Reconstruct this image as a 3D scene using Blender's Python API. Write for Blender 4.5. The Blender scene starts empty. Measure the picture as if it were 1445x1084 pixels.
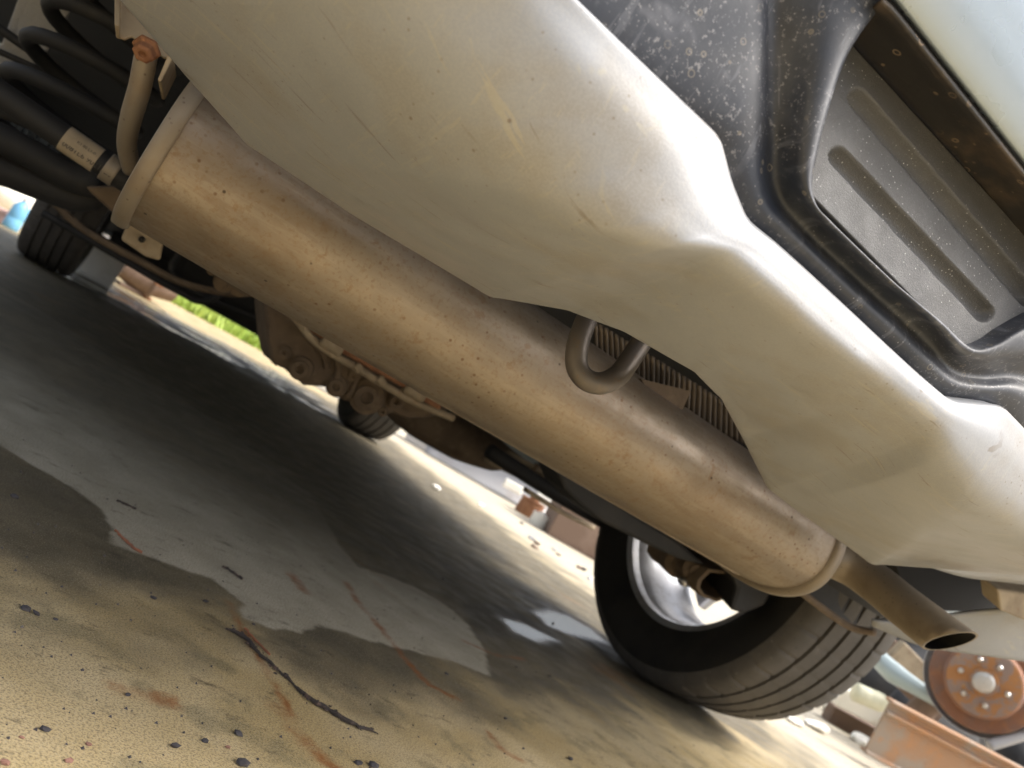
import bpy, bmesh, math, random
import numpy as np
from mathutils import Vector, Matrix
random.seed(7); rng = np.random.default_rng(7)
S = bpy.context.scene
COL = S.collection
# ---------------------------------------------------------------- camera
CAM = Vector((-0.4576, -1.2636, 0.2464))
CR = Vector((0.77081648, -0.40890109, 0.48850983))
CU = Vector((-0.47410965, 0.14398252, 0.86861331))
CF = Vector((0.4255138, 0.90114867, 0.08287986))
FPX = 1141.0
cd = bpy.data.cameras.new('camera'); cam = bpy.data.objects.new('camera', cd); COL.objects.link(cam)
cam.matrix_world = Matrix(((CR.x, CU.x, -CF.x, CAM.x), (CR.y, CU.y, -CF.y, CAM.y), (CR.z, CU.z, -CF.z, CAM.z), (0, 0, 0, 1)))
cd.sensor_width = 36.0; cd.lens = FPX * 36.0 / 1445.0; cd.clip_start = 0.01; cd.clip_end = 500
cd.dof.use_dof = True; cd.dof.focus_distance = 0.48; cd.dof.aperture_fstop = 11.0
S.camera = cam
# ---------------------------------------------------------------- sky, sun, exposure
SUN_EL = math.radians(54); SUN_AZ = math.radians(122)      # compass from +Y towards +X: behind and to the right
w = bpy.data.worlds.new('World'); S.world = w; w.use_nodes = True
wn = w.node_tree.nodes; bg = wn['Background']
sky = wn.new('ShaderNodeTexSky'); sky.sky_type = 'NISHITA'; sky.sun_disc = False
sky.sun_elevation = SUN_EL; sky.sun_rotation = SUN_AZ; sky.dust_density = 7.0; sky.air_density = 1.0
hs_ = wn.new('ShaderNodeHueSaturation'); hs_.inputs['Saturation'].default_value = .45      # thin high cloud: a paler sky all over
w.node_tree.links.new(sky.outputs[0], hs_.inputs['Color']); w.node_tree.links.new(hs_.outputs[0], bg.inputs[0]); bg.inputs[1].default_value = 0.15
sd = bpy.data.lights.new('sun', 'SUN'); sun = bpy.data.objects.new('sun', sd); COL.objects.link(sun)
sd.energy = 1.2; sd.angle = math.radians(22); sd.color = (1.0, 0.95, 0.87)
sdir = Vector((math.sin(SUN_AZ) * math.cos(SUN_EL), math.cos(SUN_AZ) * math.cos(SUN_EL), math.sin(SUN_EL)))
sun.rotation_euler = sdir.to_track_quat('Z', 'Y').to_euler()
S.view_settings.view_transform = 'Standard'; S.view_settings.look = 'None'
S.view_settings.gamma = 1.0; S.view_settings.use_curve_mapping = False
S.view_settings.exposure = 1.15
# ---------------------------------------------------------------- helpers
def ray(px, py):
    return CF + CR * ((px - 722.5) / FPX) - CU * ((py - 542.0) / FPX)
def P(px, py, X=None, Y=None, Z=None, D=None):
    """where the sight line through a point of the photograph meets a real plane of the place"""
    d = ray(px, py)
    if D is not None: s = D
    elif X is not None: s = (X - CAM.x) / d.x
    elif Y is not None: s = (Y - CAM.y) / d.y
    else: s = (Z - CAM.z) / d.z
    return CAM + d * s
def crom(pts, n):
    pts = [Vector(p) for p in pts]
    if len(pts) < 3: return [pts[0].lerp(pts[-1], i / n) for i in range(n + 1)]
    out = []
    q = [pts[0] * 2 - pts[1]] + pts + [pts[-1] * 2 - pts[-2]]
    for i in range(1, len(q) - 2):
        a, b, c, d = q[i - 1:i + 3]
        for k in range(n):
            t = k / n
            out.append(0.5 * ((2 * b) + (c - a) * t + (2 * a - 5 * b + 4 * c - d) * t * t + (3 * b - a - 3 * c + d) * t ** 3))
    out.append(pts[-1]); return out
def tag(o, label=None, cat=None, group=None, kind=None):
    if label: o['label'] = label
    if cat: o['category'] = cat
    if group: o['group'] = group
    if kind: o['kind'] = kind
    return o
def empty(name, loc, rot=(0, 0, 0)):
    o = bpy.data.objects.new(name, None); COL.objects.link(o); o.location = loc; o.rotation_euler = rot; o.empty_display_size = .1
    return o
def obj(name, verts, faces, mat, parent=None, smooth=True, bevel=0, solid=0, sharp=None, offs=-1):
    m = bpy.data.meshes.new(name); m.from_pydata([tuple(v) for v in verts], [], faces); m.update()
    m.materials.append(mat)
    if smooth: m.polygons.foreach_set('use_smooth', [True] * len(m.polygons))
    o = bpy.data.objects.new(name, m); COL.objects.link(o); o.parent = parent
    if solid:
        md = o.modifiers.new('thick', 'SOLIDIFY'); md.thickness = solid; md.offset = offs
    if bevel:
        md = o.modifiers.new('bevel', 'BEVEL'); md.width = bevel; md.segments = 2; md.limit_method = 'ANGLE'; md.angle_limit = math.radians(40)
    if sharp is not None or (smooth and bevel):
        m.set_sharp_from_angle(angle=math.radians(sharp or 40))
    return o
class MB:
    def __init__(s): s.v = []; s.f = []
    def add(s, v, f):
        n = len(s.v); s.v += [Vector(x) for x in v]; s.f += [[n + i for i in q] for q in f]; return s
    def box(s, c, size, rot=None):
        h = Vector(size) / 2; R = rot or Matrix.Identity(3)
        v = [Vector(c) + R @ Vector((x * h.x, y * h.y, z * h.z)) for x in (-1, 1) for y in (-1, 1) for z in (-1, 1)]
        return s.add(v, [(0, 1, 3, 2), (4, 6, 7, 5), (0, 4, 5, 1), (2, 3, 7, 6), (0, 2, 6, 4), (1, 5, 7, 3)])
    def prism(s, poly, vec):
        n = len(poly); vec = Vector(vec); a = [Vector(p) for p in poly]; b = [p + vec for p in a]
        f = [list(range(n))[::-1], list(range(n, 2 * n))] + [(i, (i + 1) % n, n + (i + 1) % n, n + i) for i in range(n)]
        return s.add(a + b, f)
    def tube(s, path, r, seg=14, n=6, caps=True, smooth=True):
        pts = crom(path, n) if smooth else [Vector(p) for p in path]
        rs = r if isinstance(r, (list, tuple)) else [r, r]
        N = len(pts); v = []; up = None
        for i, p in enumerate(pts):
            t = (pts[min(i + 1, N - 1)] - pts[max(i - 1, 0)]).normalized()
            if up is None: up = t.orthogonal().normalized()
            up = (up - t * up.dot(t)).normalized(); sd_ = t.cross(up)
            k = i / (N - 1) * (len(rs) - 1); j = min(int(k), len(rs) - 2); rr = rs[j] + (rs[j + 1] - rs[j]) * (k - j)
            for a in range(seg):
                an = 2 * math.pi * a / seg; v.append(p + (up * math.cos(an) + sd_ * math.sin(an)) * rr)
        f = [(i * seg + a, i * seg + (a + 1) % seg, (i + 1) * seg + (a + 1) % seg, (i + 1) * seg + a) for i in range(N - 1) for a in range(seg)]
        if caps: f += [list(range(seg))[::-1], [(N - 1) * seg + a for a in range(seg)]]
        return s.add(v, f)
    def revolve(s, prof, seg=48, M=None, rad=None):
        """profile of (axial x, radius) spun round local X"""
        v = []; n = len(prof); M = M or Matrix.Identity(4)
        for k in range(seg):
            an = 2 * math.pi * k / seg
            for j, (x, r) in enumerate(prof):
                rr = r if rad is None else rad(j, k, r)
                v.append(M @ Vector((x, rr * math.cos(an), rr * math.sin(an))))
        f = [(k * n + j, k * n + j + 1, ((k + 1) % seg) * n + j + 1, ((k + 1) % seg) * n + j) for k in range(seg) for j in range(n - 1)]
        return s.add(v, f)
    def cyl(s, a, b, r, seg=20):
        return s.tube([a, b], r, seg, n=1)
    def grid(s, rows):
        n = len(rows[0]); v = [p for r in rows for p in r]
        f = [(i * n + j, i * n + j + 1, (i + 1) * n + j + 1, (i + 1) * n + j) for i in range(len(rows) - 1) for j in range(n - 1)]
        return s.add(v, f)
    def build(s, name, mat, parent=None, **k):
        return obj(name, s.v, s.f, mat, parent, **k)
def frame_to(d, c):
    """matrix whose local X is d, at c"""
    d = Vector(d).normalized(); q = Vector((1, 0, 0)).rotation_difference(d)
    return Matrix.Translation(Vector(c)) @ q.to_matrix().to_4x4()
def patch(rows, nu, nv):
    """rows of control points -> dense smooth grid"""
    dense = [crom(r, nu) for r in rows]
    cols = [crom([d[j] for d in dense], nv) for j in range(len(dense[0]))]
    return [[cols[j][i] for j in range(len(cols))] for i in range(len(cols[0]))]
# ---------------------------------------------------------------- materials
def mat(name, col, rough=.5, metal=0., layers=(), bump=None, coord='Object', rvar=None, spec=None, coat=0):
    """layers: (kind, scale, lo, hi, colour, amount[, stretch]) dirt, specks or wear lying on the base colour"""
    m = bpy.data.materials.new(name); m.use_nodes = True; nt = m.node_tree; N = nt.nodes; L = nt.links
    b = N['Principled BSDF']; b.inputs['Roughness'].default_value = rough; b.inputs['Metallic'].default_value = metal
    if spec is not None: b.inputs['Specular IOR Level'].default_value = spec
    if coat: b.inputs['Coat Weight'].default_value = coat; b.inputs['Coat Roughness'].default_value = .12
    tc = N.new('ShaderNodeTexCoord'); out = None
    def fac(kind, scale, lo, hi, stretch):
        mp = N.new('ShaderNodeMapping'); L.new(tc.outputs[coord], mp.inputs[0])
        if stretch: mp.inputs['Scale'].default_value = stretch[:3]; mp.inputs['Rotation'].default_value = (stretch[3:] if len(stretch) > 3 else (0, 0, 0))
        if kind == 'v':
            t = N.new('ShaderNodeTexVoronoi'); t.inputs['Scale'].default_value = scale; o = t.outputs['Distance']
        elif kind == 'r':                                     # little dried drop rings
            t = N.new('ShaderNodeTexVoronoi'); t.inputs['Scale'].default_value = scale
            a = N.new('ShaderNodeMath'); a.operation = 'SUBTRACT'; a.inputs[1].default_value = .13; L.new(t.outputs['Distance'], a.inputs[0])
            c = N.new('ShaderNodeMath'); c.operation = 'ABSOLUTE'; L.new(a.outputs[0], c.inputs[0]); o = c.outputs[0]
        else:
            t = N.new('ShaderNodeTexNoise'); t.inputs['Scale'].default_value = scale; t.inputs['Detail'].default_value = 4; t.inputs['Roughness'].default_value = .65; o = t.outputs['Fac']
        L.new(mp.outputs[0], t.inputs['Vector'])
        r = N.new('ShaderNodeMapRange'); r.interpolation_type = 'SMOOTHSTEP'; r.inputs[1].default_value = lo; r.inputs[2].default_value = hi; L.new(o, r.inputs[0]); return r.outputs[0]
    rgb = N.new('ShaderNodeRGB'); rgb.outputs[0].default_value = (*col, 1); out = rgb.outputs[0]; rsum = None
    for ly in layers:
        kind, scale, lo, hi, c, am = ly[:6]; st = ly[6] if len(ly) > 6 else None
        f = fac(kind, scale, lo, hi, st)
        mu = N.new('ShaderNodeMath'); mu.operation = 'MULTIPLY'; L.new(f, mu.inputs[0]); mu.inputs[1].default_value = am; fo = mu.outputs[0]
        if len(ly) > 7:                                       # patchiness: only where a second, coarse noise allows
            f2 = fac('n', ly[7], .42, .56, None); m2 = N.new('ShaderNodeMath'); m2.operation = 'MULTIPLY'; L.new(fo, m2.inputs[0]); L.new(f2, m2.inputs[1]); fo = m2.outputs[0]
        mx = N.new('ShaderNodeMix'); mx.data_type = 'RGBA'; L.new(fo, mx.inputs[0]); L.new(out, mx.inputs[6]); mx.inputs[7].default_value = (*c, 1); out = mx.outputs[2]
        rsum = fo
    L.new(out, b.inputs['Base Color'])
    if rvar:
        f = fac('n', rvar[0], .3, .7, None); r = N.new('ShaderNodeMapRange'); r.inputs[3].default_value = rvar[1]; r.inputs[4].default_value = rvar[2]; L.new(f, r.inputs[0]); L.new(r.outputs[0], b.inputs['Roughness'])
    if bump:
        sc, st, dist = bump[:3]; t = N.new('ShaderNodeTexNoise'); t.inputs['Scale'].default_value = sc; t.inputs['Detail'].default_value = 5
        mp = N.new('ShaderNodeMapping'); L.new(tc.outputs[coord], mp.inputs[0]); L.new(mp.outputs[0], t.inputs['Vector'])
        if len(bump) > 3: mp.inputs['Scale'].default_value = bump[3]
        bp = N.new('ShaderNodeBump'); bp.inputs['Strength'].default_value = st; bp.inputs['Distance'].default_value = dist; L.new(t.outputs['Fac'], bp.inputs['Height']); L.new(bp.outputs[0], b.inputs['Normal'])
    return m
SC1 = (6, 90, 6, 0.3, 0.5, 0.6); SC2 = (90, 6, 9, 0.2, 0.9, 0.3); SC3 = (5, 70, 5, .9, .1, 1.4)
M = {}
M['valance'] = mat('silver_valance_paint', (.288, .302, .326), .45, .2, [
    ('n', 4, .42, .72, (.28, .24, .175), .4), ('n', 16, .50, .66, (.24, .205, .145), .25), ('n', 900, .40, .62, (.36, .36, .36), .35), ('n', 3.0, .60, .64, (.42, .385, .29), .4, SC1, 7), ('n', 3.4, .60, .64, (.40, .38, .33), .3, SC2, 12), ('n', 3.7, .64, .67, (.16, .13, .10), .6, SC3, 10), ('n', 5, .62, .65, (.40, .37, .30), .3, (60, 9, 9, 1.1, .2, 2.2), 14),
    ('v', 60, .07, .03, (.14, .10, .07), .7, None, 16), ('v', 160, .14, .05, (.16, .12, .08), .6, None, 22)], (900, .12, .0006), rvar=(9, .34, .55))
M['black'] = mat('dusty_black_trim', (.022, .028, .043), .48, 0, [
    ('n', 9, .42, .70, (.085, .075, .058), .35), ('n', 40, .42, .70, (.06, .066, .082), .6), ('n', 2.6, .56, .62, (.16, .17, .20), .35, (60, 5, 8, .9, .1, .4), 18), ('n', 3.1, .57, .64, (.20, .21, .25), .3, (4, 55, 6, .4, .3, .7), 20), ('v', 420, .2, .08, (.40, .40, .42), .5, None, 18), ('n', 420, .56, .68, (.34, .34, .36), .5, None, 20), ('r', 90, .035, .015, (.30, .26, .20), .35, None, 14)],
    (900, .12, .0004), rvar=(14, .42, .56))
M['insert'] = mat('grained_grey_plastic', (.07, .071, .074), .55, 0, [('n', 18, .4, .8, (.11, .107, .102), .5), ('v', 380, .16, .06, (.62, .62, .62), .8, None, 30), ('n', 900, .56, .72, (.16, .16, .165), .6)], (1400, .5, .0008), rvar=(60, .5, .65))
M['pocket'] = mat('muddy_black_plastic', (.02, .018, .017), .6, 0, [('n', 22, .42, .72, (.115, .08, .05), .7), ('r', 75, .045, .02, (.34, .25, .16), .5, None, 14), ('v', 150, .2, .05, (.25, .18, .12), .7, None, 22)], (500, .3, .0006))
M['paint'] = mat('pale_silver_blue_paint', (.33, .40, .48), .3, .45, [('v', 120, .1, .03, (.3, .28, .26), .5, None, 20), ('n', 14, .5, .8, (.36, .40, .44), .25)], None, coat=.4, rvar=(12, .22, .36))
M['muffler'] = mat('dusty_muffler_steel', (.30, .25, .195), .42, .6, [
    ('n', 5, .40, .70, (.23, .17, .115), .45), ('n', 3.2, .45, .62, (.38, .325, .25), .4, (3, 30, 30, 0, 0, 0)), ('n', 6, .48, .60, (.24, .17, .11), .28, (7, 22, 22, 0, 0, .15), 5), ('n', 260, .5, .66, (.24, .16, .09), .45), ('v', 110, .2, .07, (.15, .08, .04), .8, None, 14), ('n', 70, .57, .68, (.22, .13, .065), .5, None, 9), ('v', 40, .07, .03, (.05, .035, .025), .85)],
    (120, .12, .001, (1, 2.4, 2.4)), rvar=(24, .38, .62))
M['rimband'] = mat('grey_crimped_steel', (.26, .22, .17), .55, .4, [('n', 26, .45, .7, (.24, .18, .12), .6), ('v', 150, .2, .06, (.09, .06, .04), .7, None, 30)], (200, .2, .0008))
M['pipe'] = mat('sooty_exhaust_pipe', (.33, .275, .205), .55, .4, [('n', 11, .45, .7, (.17, .125, .08), .6), ('n', 45, .55, .75, (.33, .26, .18), .5), ('v', 120, .15, .05, (.07, .05, .03), .7, None, 20)], (160, .2, .0008))
M['soot_shade'] = mat('black_soot_shade', (.012, .011, .010), .9)  # soot for the pipe bore; elsewhere plain black painted in for shade
M['hook'] = mat('worn_dark_steel', (.13, .115, .105), .48, .55, [('n', 30, .45, .7, (.21, .165, .11), .55), ('n', 90, .6, .75, (.20, .10, .04), .5)], (260, .3, .0008))
M['rust'] = mat('orange_rust', (.25, .12, .06), .85, .1, [('n', 40, .4, .65, (.16, .06, .03), .7), ('n', 130, .55, .75, (.44, .21, .08), .6)], (240, .5, .001))
M['rotor'] = mat('rusted_iron', (.25, .12, .07), .8, .15, [('n', 9, .45, .65, (.19, .125, .105), .8), ('n', 30, .5, .72, (.36, .17, .07), .55)], (150, .4, .001))
M['hubrust'] = mat('bright_orange_rust', (.38, .18, .07), .85, .1, [('n', 22, .46, .56, (.25, .20, .18), .85), ('n', 60, .55, .75, (.5, .27, .08), .5)], (200, .4, .001))
M['steelbright'] = mat('bare_bright_steel', (.62, .61, .60), .3, .9, [('n', 50, .5, .8, (.4, .36, .3), .4)])
M['cap'] = mat('grey_hub_cap', (.52, .50, .47), .45, .5, [('n', 30, .5, .75, (.42, .35, .22), .5)])
M['channel'] = mat('rusty_channel_steel', (.34, .20, .115), .75, .15, [('n', 6, .45, .6, (.28, .25, .21), .75), ('n', 28, .5, .7, (.42, .20, .08), .65), ('n', 80, .6, .75, (.14, .08, .05), .5)], (120, .4, .001))
M['rubber'] = mat('worn_tyre_rubber', (.012, .0115, .011), .8, 0, [('n', 6, .45, .75, (.045, .038, .03), .5), ('n', 90, .58, .75, (.05, .042, .034), .4)], (260, .25, .0008))
M['tread'] = mat('dusty_tread_rubber', (.082, .075, .067), .85, 0, [('n', 14, .35, .7, (.125, .112, .097), .7), ('n', 120, .58, .75, (.03, .027, .024), .6), ('v', 90, .1, .03, (.45, .42, .38), .8, None, 20)], (300, .3, .0008))
M['alloy'] = mat('silver_alloy', (.50, .51, .54), .38, .6, [('n', 10, .45, .75, (.30, .275, .25), .5), ('n', 60, .52, .7, (.2, .17, .14), .4)], None, rvar=(14, .32, .5))
M['grime'] = mat('brown_road_grime', (.15, .108, .07), .85, .05, [('n', 10, .4, .65, (.085, .06, .04), .7), ('n', 45, .5, .72, (.21, .155, .10), .6), ('v', 90, .2, .05, (.05, .035, .025), .6, None, 20)], (110, .5, .002))
M['grimelight'] = mat('beige_road_dust_steel', (.36, .29, .195), .75, .1, [('n', 14, .4, .7, (.15, .11, .07), .65), ('n', 70, .55, .75, (.20, .09, .04), .4)], (140, .35, .001))
M['dark'] = mat('black_underbody', (.016, .016, .017), .7, 0, [('n', 12, .5, .8, (.04, .035, .03), .6)], (60, .4, .002))
M['spring'] = mat('black_coated_steel', (.012, .012, .013), .7, 0, [('n', 20, .5, .8, (.05, .044, .035), .5)], (140, .3, .001))
M['plate'] = mat('speckled_grey_sealant', (.34, .33, .31), .8, 0, [('v', 90, .25, .08, (.36, .35, .32), .7), ('n', 12, .6, .75, (.16, .09, .05), .5)], (220, .8, .003))
M['label'] = mat('yellowed_paper', (.34, .28, .20), .8, 0, [('n', 40, .45, .75, (.22, .18, .125), .5)])
M['ink'] = mat('black_ink', (.05, .045, .04), .7)
M['shield'] = mat('dull_aluminium_shield', (.13, .105, .08), .5, .5, [('n', 20, .45, .7, (.18, .135, .09), .6)])
M['white'] = mat('white_plastic', (.78, .76, .70), .5, 0, [('n', 12, .5, .75, (.55, .5, .4), .4)])
M['cream'] = mat('cream_painted_steel', (.80, .77, .68), .5, 0, [('n', 8, .5, .7, (.66, .58, .42), .4)])
M['bluegrey'] = mat('blue_grey_enamel', (.36, .43, .44), .35, .1, [('n', 14, .5, .7, (.3, .3, .27), .4)])
M['ivory'] = mat('ivory_plastic', (.70, .68, .50), .5, 0, [('n', 20, .5, .7, (.5, .47, .3), .4)])
M['brown'] = mat('weathered_brown_metal', (.16, .105, .075), .75, .1, [('n', 9, .45, .7, (.24, .17, .13), .6)], (60, .4, .003))
M['silver'] = mat('scuffed_silver_panel', (.34, .335, .34), .42, .35, [('n', 5, .5, .7, (.26, .235, .22), .6)])
M['pinkish'] = mat('faded_pink_plastic', (.62, .42, .38), .6, 0, [('n', 12, .5, .7, (.5, .36, .3), .4)])
M['blue'] = mat('sky_blue_plastic', (.18, .45, .68), .45)
M['greyplas'] = mat('grey_bumper_plastic', (.34, .335, .34), .5, 0, [('n', 6, .5, .7, (.45, .44, .43), .5)])
M['leaf'] = mat('grass_blade', (.22, .34, .04), .6, 0, [('n', 2, .4, .6, (.34, .42, .08), .7)])
M['pebble'] = mat('dark_gravel', (.055, .05, .055), .8, 0, [('n', 60, .5, .7, (.2, .17, .15), .5)])
M['pebblered'] = mat('reddish_gravel', (.28, .15, .11), .8, 0, [('n', 60, .5, .7, (.4, .3, .25), .5)])
M['twig'] = mat('dark_bark', (.045, .036, .032), .9, 0, [('n', 200, .5, .7, (.2, .12, .09), .5)], (300, .6, .001))
M['needle'] = mat('red_brown_needle', (.32, .12, .06), .7, 0, [('n', 40, .5, .7, (.14, .06, .04), .5)])
# ---------------------------------------------------------------- ground: one sheet, finest where the camera is close
def axis_lines(a, b, fine, outs):
    xs = list(np.arange(a, b, fine)); s = fine; x = a; lo = []
    while x > -outs: s *= 1.22; x -= s; lo.append(x)
    s = fine; x = xs[-1]; hi = []
    while x < outs: s *= 1.22; x += s; hi.append(x)
    return np.array(lo[::-1] + xs + hi)
gx = axis_lines(-.62, .75, .0050, 120); gy = axis_lines(-.95, .55, .0050, 120)
GX, GY = np.meshgrid(gx, gy); gp = np.c_[GX.ravel(), GY.ravel()]
def g2(pts): return np.array([P(x, y, Z=0)[:2] for x, y in pts])
def seg_dist(pp, poly, closed):
    d = np.full(len(pp), 1e9); n = len(poly)
    for i in range(n if closed else n - 1):
        a = poly[i]; b = poly[(i + 1) % n]; ab = b - a; t = np.clip(((pp - a) @ ab) / max(ab @ ab, 1e-12), 0, 1)
        d = np.minimum(d, np.linalg.norm(pp - a - t[:, None] * ab, axis=1))
    return d
def signed(pp, poly):
    d = seg_dist(pp, poly, True); ins = np.zeros(len(pp), bool); n = len(poly)
    for i in range(n):
        a = poly[i]; b = poly[(i + 1) % n]
        c = ((a[1] > pp[:, 1]) != (b[1] > pp[:, 1])); t = (pp[:, 1] - a[1]) / (b[1] - a[1] + 1e-12)
        ins ^= c & (pp[:, 0] < a[0] + t * (b[0] - a[0]))
    return np.where(ins, d, -d)
DRY = g2([(-260, 470), (-120, 560), (0, 628), (60, 664), (105, 690), (140, 716), (158, 742), (156, 768), (200, 783), (250, 800), (300, 816), (338, 848), (343, 872), (380, 886), (420, 892), (452, 884), (500, 898), (560, 914), (640, 934), (692, 954), (684, 918), (660, 882), (640, 862), (600, 836), (545, 812), (505, 800), (480, 770), (440, 700), (300, 590), (150, 500), (60, 440), (-260, 250)])
PUD = [g2([(752, 862), (772, 860), (800, 868), (835, 888), (858, 908), (830, 902), (800, 895), (770, 882)]), g2([(702, 868), (740, 880), (790, 905), (760, 908), (720, 890)])]
DMP = g2([(652, 852), (690, 850), (735, 866), (780, 895), (800, 920), (740, 905), (690, 898), (664, 880)])
TAN_LIT = g2([(-600, 700), (0, 850), (160, 880), (300, 910), (420, 960), (520, 990), (640, 1010), (760, 1010), (900, 1030), (1100, 1060), (1100, 1500), (-900, 1500)])
RUST = [(g2([(488, 822), (505, 850), (535, 884), (560, 915), (582, 942), (605, 966), (645, 986)]), .006), (g2([(322, 850), (338, 880), (352, 905), (372, 940), (392, 972), (412, 1012)]), .0045), (g2([(168, 972), (200, 980), (240, 990)]), .008), (g2([(410, 810), (430, 835)]), .008),
        (g2([(690, 1035), (710, 1060), (735, 1072)]), .005), (g2([(655, 905), (700, 925), (740, 930)]), .004), (g2([(395, 1000), (440, 1060), (480, 1090)]), .008)]
LOWB = DRY[:20]; fade = 1 - np.clip((seg_dist(gp, LOWB, False) - .10) / .45, 0, 1)
dry = np.clip(signed(gp, DRY) / .16 + .5, 0, 1)
pud = np.clip(np.max([signed(gp, q) for q in PUD], axis=0) / .16 + .5, 0, 1)
dmp = np.clip(signed(gp, DMP) / .16 + .5, 0, 1)
far = np.clip((gp[:, 1] - 2.3) / .8, 0, 1) * np.clip((4.6 - gp[:, 1]) / .8, 0, 1) * np.clip((.95 - gp[:, 0]) / .4, 0, 1) * np.clip((gp[:, 0] + 1.0) / .3, 0, 1)
tan = np.clip(signed(gp, TAN_LIT) / .5 + .5, 0, 1)  # tan dirt, with the brighter light of the lower left painted in too
tan = np.maximum(tan, np.clip((-.85 - gp[:, 1]) / .25, 0, 1))
sun_pale = np.clip((gp[:, 0] - .9) / .5, 0, 1)  # ground clear of the car, paled to paint in its sunlight
tan = np.maximum(tan, .75 * sun_pale); tan = np.maximum(tan, .6 * np.clip((gp[:, 1] - 3.6) / .5, 0, 1))  # lighter tone painted beside and ahead of the car, outside its shadow
rus = np.zeros(len(gp))
for poly, wd in RUST: rus = np.maximum(rus, np.clip(1 - seg_dist(gp, poly, False) / (wd * 2.1), 0, 1))
gm = bpy.data.meshes.new('ground'); nx = len(gx); ny = len(gy)
I = np.arange(nx * ny).reshape(ny, nx); fq = np.stack([I[:-1, :-1], I[:-1, 1:], I[1:, 1:], I[1:, :-1]], -1).reshape(-1, 4)
gm.from_pydata(np.c_[gp, np.zeros(len(gp))].tolist(), [], fq.tolist())
for nm, arr in (('dry', dry), ('dryfade', fade), ('open', sun_pale), ('puddle', pud), ('damp', dmp), ('wetfar', far), ('tan', tan), ('rust', rus)):
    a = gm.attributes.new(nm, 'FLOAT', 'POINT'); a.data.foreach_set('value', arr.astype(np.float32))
ground = bpy.data.objects.new('ground', gm); COL.objects.link(ground); tag(ground, 'stained concrete yard with damp and dry patches', kind='structure')
def ground_mat():
    m = bpy.data.materials.new('stained_concrete'); m.use_nodes = True; nt = m.node_tree; N = nt.nodes; L = nt.links; b = N['Principled BSDF']
    b.inputs['Specular IOR Level'].default_value = .3
    tc = N.new('ShaderNodeTexCoord')
    def noise(s, det=3, rough=.6, scale=None):
        t = N.new('ShaderNodeTexNoise'); t.inputs['Scale'].default_value = s; t.inputs['Detail'].default_value = det; t.inputs['Roughness'].default_value = rough
        if scale:
            mp = N.new('ShaderNodeMapping'); mp.inputs['Scale'].default_value = scale; L.new(tc.outputs['Object'], mp.inputs[0]); L.new(mp.outputs[0], t.inputs[0])
        else: L.new(tc.outputs['Object'], t.inputs[0])
        return t.outputs['Fac']
    def attr(n): a = N.new('ShaderNodeAttribute'); a.attribute_name = n; return a.outputs['Fac']
    def mth(op, a, c):
        x = N.new('ShaderNodeMath'); x.operation = op
        for i, v in enumerate((a, c)):
            if hasattr(v, 'links'): L.new(v, x.inputs[i])
            else: x.inputs[i].default_value = v
        return x.outputs[0]
    def rng_(v, a, c, d=0, e=1):
        r = N.new('ShaderNodeMapRange'); r.interpolation_type = 'SMOOTHSTEP'; L.new(v, r.inputs[0]); r.inputs[1].default_value = a; r.inputs[2].default_value = c; r.inputs[3].default_value = d; r.inputs[4].default_value = e; return r.outputs[0]
    def mix(f, a, c):
        x = N.new('ShaderNodeMix'); x.data_type = 'RGBA'
        if hasattr(f, 'links'): L.new(f, x.inputs[0])
        else: x.inputs[0].default_value = f
        for i, v in ((6, a), (7, c)):
            if hasattr(v, 'links'): L.new(v, x.inputs[i])
            else: x.inputs[i].default_value = (*v, 1)
        return x.outputs[2]
    edge = noise(34, 5); jig = mth('MULTIPLY', mth('SUBTRACT', edge, .5), .16)
    dryf = mth('MULTIPLY', rng_(mth('ADD', attr('dry'), jig), .47, .53), rng_(attr('dryfade'), 0, 1, .15, 1.0))
    pudf = rng_(mth('ADD', attr('puddle'), jig), .38, .62)
    farf = rng_(mth('MULTIPLY', attr('wetfar'), rng_(noise(3.2, 3), .44, .60)), .1, .7)
    wetf = mth('MAXIMUM', pudf, farf)
    damp = mix(rng_(noise(9), .35, .68), (.095, .082, .055), (.165, .138, .088))
    tanc = mix(rng_(noise(6), .35, .66), (.47, .355, .17), (.56, .45, .265))
    tanc = mix(mth('MULTIPLY', rng_(noise(17, 4), .52, .66), .6), tanc, (.22, .19, .105))
    tanf = rng_(mth('ADD', attr('tan'), mth('MULTIPLY', mth('SUBTRACT', noise(5, 5), .5), 1.1)), .22, .64)
    tanc = mix(mth('MULTIPLY', attr('open'), .75), tanc, (.56, .52, .44))  # sunlight on the open ground mixed into its colour
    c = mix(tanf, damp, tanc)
    dryc = mix(rng_(noise(12), .35, .7), (.42, .385, .30), (.52, .48, .385))
    c = mix(dryf, c, dryc)
    c = mix(mth('MULTIPLY', rng_(mth('ADD', attr('damp'), jig), .42, .58), .8), c, (.06, .055, .045))
    c = mix(mth('MULTIPLY', wetf, .62), c, (.05, .046, .04))
    c = mix(mth('MULTIPLY', rng_(noise(620, 3, .75), .47, .60), .6), c, (.07, .055, .035))
    c = mix(mth('MULTIPLY', rng_(noise(800, 2, .75), .56, .66), .6), c, (.56, .50, .37))
    c = mix(mth('MULTIPLY', rng_(noise(24, 5, .75, (1, 2.0, 1)), .56, .70), .6), c, (.045, .036, .024))
    rf = mth('MULTIPLY', rng_(mth('ADD', attr('rust'), mth('MULTIPLY', mth('SUBTRACT', noise(75, 5, .7), .5), 1.7)), .2, 1.15), rng_(noise(22, 4), .34, .60, .25, .95))
    c = mix(rf, c, (.25, .085, .02))
    c = mix(mth('MULTIPLY', rng_(noise(2.6, 5), .62, .72), .35), c, (.30, .15, .05))
    L.new(c, b.inputs['Base Color'])
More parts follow.
